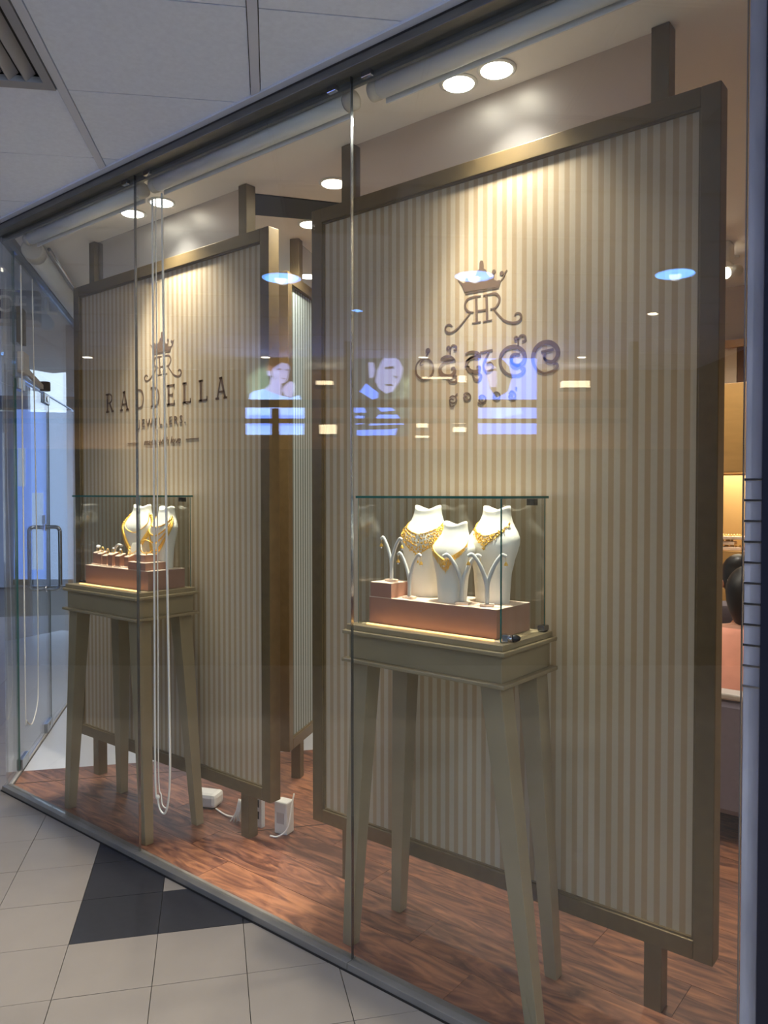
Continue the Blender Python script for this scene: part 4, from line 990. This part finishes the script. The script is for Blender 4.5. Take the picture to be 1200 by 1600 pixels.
cv = thing('security_camera','grey dome security camera hanging from the shop ceiling','camera',(.42,2.55,ZC-.0005))
cv.location = (.425,2.62,ZC-.001)
MB().box(-.05,.05,-.05,.05,-.12,0).build('housing','white_plastic',cv,.01); MB().tube([(-.03,-.05,-.11),(-.05,-.10,-.15)],.022,12).build('lens_barrel','black_plastic',cv)
# armchair
ch = thing('armchair','lavender grey upholstered armchair behind the near striped panel','armchair',(.70,1.98,.0045),0)
MB().box(-.31,.31,-.30,-.20,.14,.655).build('backrest','chair_lavender',ch,.03)
MB().box(-.31,.31,-.30,-.20,.6555,.685).build('top_rail','pale_trim',ch,.008)
MB().box(-.235,.235,-.199,.28,.16,.43).build('seat','chair_lavender',ch,.03)
for s in (-1,1):
    MB().box(s*.275-.035,s*.275+.035,-.199,.26,.14,.60).build('armrest','chair_lavender',ch,.02)
    for y_ in (-.25,.23): MB().box(s*.26-.022,s*.26+.022,y_-.022,y_+.022,0,.139).build('leg','pale_trim',ch,.003)
# desk between the two people
dk = thing('desk','brown desk between the two seated people','desk',(.58,2.42,.0045))
MB().box(-.55,.40,-.14,.20,.70,.735).build('desktop','desk_brown',dk,.004)
for x in (-.52,.35): MB().box(x,x+.03,-.12,.18,0,.699).build('side_panel','desk_brown',dk)
MB().box(-.488,.348,.05,.07,.15,.699).build('modesty_panel','desk_brown',dk)
# ------------------------------------------------------------------ people
def skin_mesh(name, V, E, Rr, m, parent, sub=2):
    me = bpy.data.meshes.new(name); me.from_pydata(V, E, []); ob_ = bpy.data.objects.new(name, me); COL.objects.link(ob_)
    md = ob_.modifiers.new('skin','SKIN'); md.use_smooth_shade = True
    ss_ = ob_.modifiers.new('sub','SUBSURF'); ss_.levels = ss_.render_levels = sub
    for i, v in enumerate(me.skin_vertices[0].data):
        r = Rr[i]; v.radius = (r, r) if not hasattr(r,'__len__') else r; v.use_root = (i == 0)
    dg = bpy.context.evaluated_depsgraph_get(); dg.update(); out = bpy.data.meshes.new_from_object(ob_.evaluated_get(dg))
    bpy.data.objects.remove(ob_); out.materials.clear()
    for p in out.polygons: p.use_smooth = True
    return link(name, out, m, parent)
def person(label, loc, rz, shirt, lean, turn):
    t = thing('person', label, 'person', loc, rz)
    L = lean
    # seated, facing +y; pelvis at the seat
    pel = (0,0,.52); bel = (0,L*.25,.66); chs = (0,L*.62,.83); nk = (0,L*.95,.965); hd = (0,L*1.15+.01,1.05); ht = (0,L*1.25+.01,1.15)
    V = [pel,bel,chs,nk,hd,ht]; E = [(0,1),(1,2),(2,3),(3,4),(4,5)]; R_ = [(.15,.11),(.14,.10),(.155,.10),(.052,.052),(.072,.085),(.066,.08)]
    for s in (-1,1):
        b = len(V); V += [(s*.17,L*.78,.90),(s*.235,L*.62+.06,.70),(s*.17,L*.6+.22,.755),(s*.15,L*.6+.295,.757)]
        E += [(2,b),(b,b+1),(b+1,b+2),(b+2,b+3)]; R_ += [.058,.043,.03,.024]
        for fx, fl_ in ((-.03,.07),(-.011,.082),(.008,.078),(.026,.064)):
            f = len(V); V += [(s*.15+fx,L*.6+.335,.758),(s*.15+fx*1.2,L*.6+.335+fl_,.748)]; E += [(b+3,f),(f,f+1)]; R_ += [.0095,.0075]
        f = len(V); V += [(s*.15-s*.035,L*.6+.31,.756),(s*.15-s*.058,L*.6+.345,.75)]; E += [(b+3,f),(f,f+1)]; R_ += [.011,.0085]
        b = len(V); V += [(s*.10,.06,.50),(s*.12,.40,.50),(s*.12,.36,.10),(s*.12,.48,.045)]; E += [(0,b),(b,b+1),(b+1,b+2),(b+2,b+3)]; R_ += [.085,.062,.042,.036]
    body = skin_mesh('body', V, E, R_, 'skin', t)
    sh = skin_mesh('shirt', [(0,0,.50),(0,L*.25,.66),(0,L*.62,.83),(0,L*.88,.935),(.17,L*.78,.90),(.238,L*.62+.055,.70),(.205,L*.6+.16,.73),(-.17,L*.78,.90),(-.238,L*.62+.055,.70),(-.205,L*.6+.16,.73)],
        [(0,1),(1,2),(2,3),(2,4),(4,5),(5,6),(2,7),(7,8),(8,9)], [(.175,.135),(.162,.122),(.178,.12),(.085,.075),.078,.062,.052,.078,.062,.052], shirt, t)
    skin_mesh('trousers', [(0,0,.52),(.10,.06,.50),(.12,.40,.50),(.12,.36,.14),(-.10,.06,.50),(-.12,.40,.50),(-.12,.36,.14)], [(0,1),(1,2),(2,3),(0,4),(4,5),(5,6)], [(.165,.13),.098,.078,.058,.098,.078,.058], 'trousers_dark', t)
    hx, hy, hz_ = 0, L*1.22+.005, 1.095
    h_ = MB()
    n = 24; rows = []
    for i in range(13):
        a = math.pi*i/12; rows.append([])
        for k in range(n):
            b = 2*math.pi*k/n; front = max(0, math.sin(b)); r = .112*(1-.30*front*(1 if a > 1.0 else .25)); dz = .125*math.cos(a)
            if dz < 0: dz *= 1.0 + .7*max(0,-math.sin(b))
            rows[-1].append((hx+r*.86*max(.02,math.sin(a))*math.cos(b), hy-.012+r*max(.02,math.sin(a))*math.sin(b), hz_+.03+dz))
    h_.grid(rows, True); h_.build('hair','hair_black',t)
    fy = hy+.10; fz = hz_-.02
    MB().add([(-.014,fy-.02,fz-.025),(.014,fy-.02,fz-.025),(0,fy+.016,fz-.022),(0,fy-.018,fz+.03)],[(0,1,2),(0,2,3),(1,3,2),(0,3,1)]).build('nose','skin',body)
    for s in (-1,1):
        MB().ball((s*.032,fy-.022,fz+.03),.012,8,(1.2,.6,.7)).build('eye','gem_white',body); MB().ball((s*.076,hy+.01,fz+.005),.026,8,(.35,.7,1.1)).build('ear','skin',body)
    MB().ball((0,fy-.016,fz-.052),.022,8,(1.1,.4,.3)).build('mouth','shirt_pink',body)
    return t
person('person in a salmon pink shirt with dark hair seated in the lavender armchair', (.705,1.90,-.02), -.05, 'shirt_pink', .12, 0)
person('person with black hair leaning over the desk, facing the window', (.46,3.02,-.02), math.pi+.1, 'shirt_grey', .20, 0)
st_ = thing('stool','dark padded stool under the person leaning over the desk','stool',(.46,3.02,.0045))
MB().lathe([(.17,.40),(.185,.405),(.185,.43),(.16,.44)],(0,0,0),24).build('seat','trousers_dark',st_); MB().lathe([(.02,.02),(.02,.40)],(0,0,0),12).build('column','steel',st_); MB().lathe([(.17,0),(.17,.012),(.03,.02)],(0,0,0),24).build('base','steel',st_)
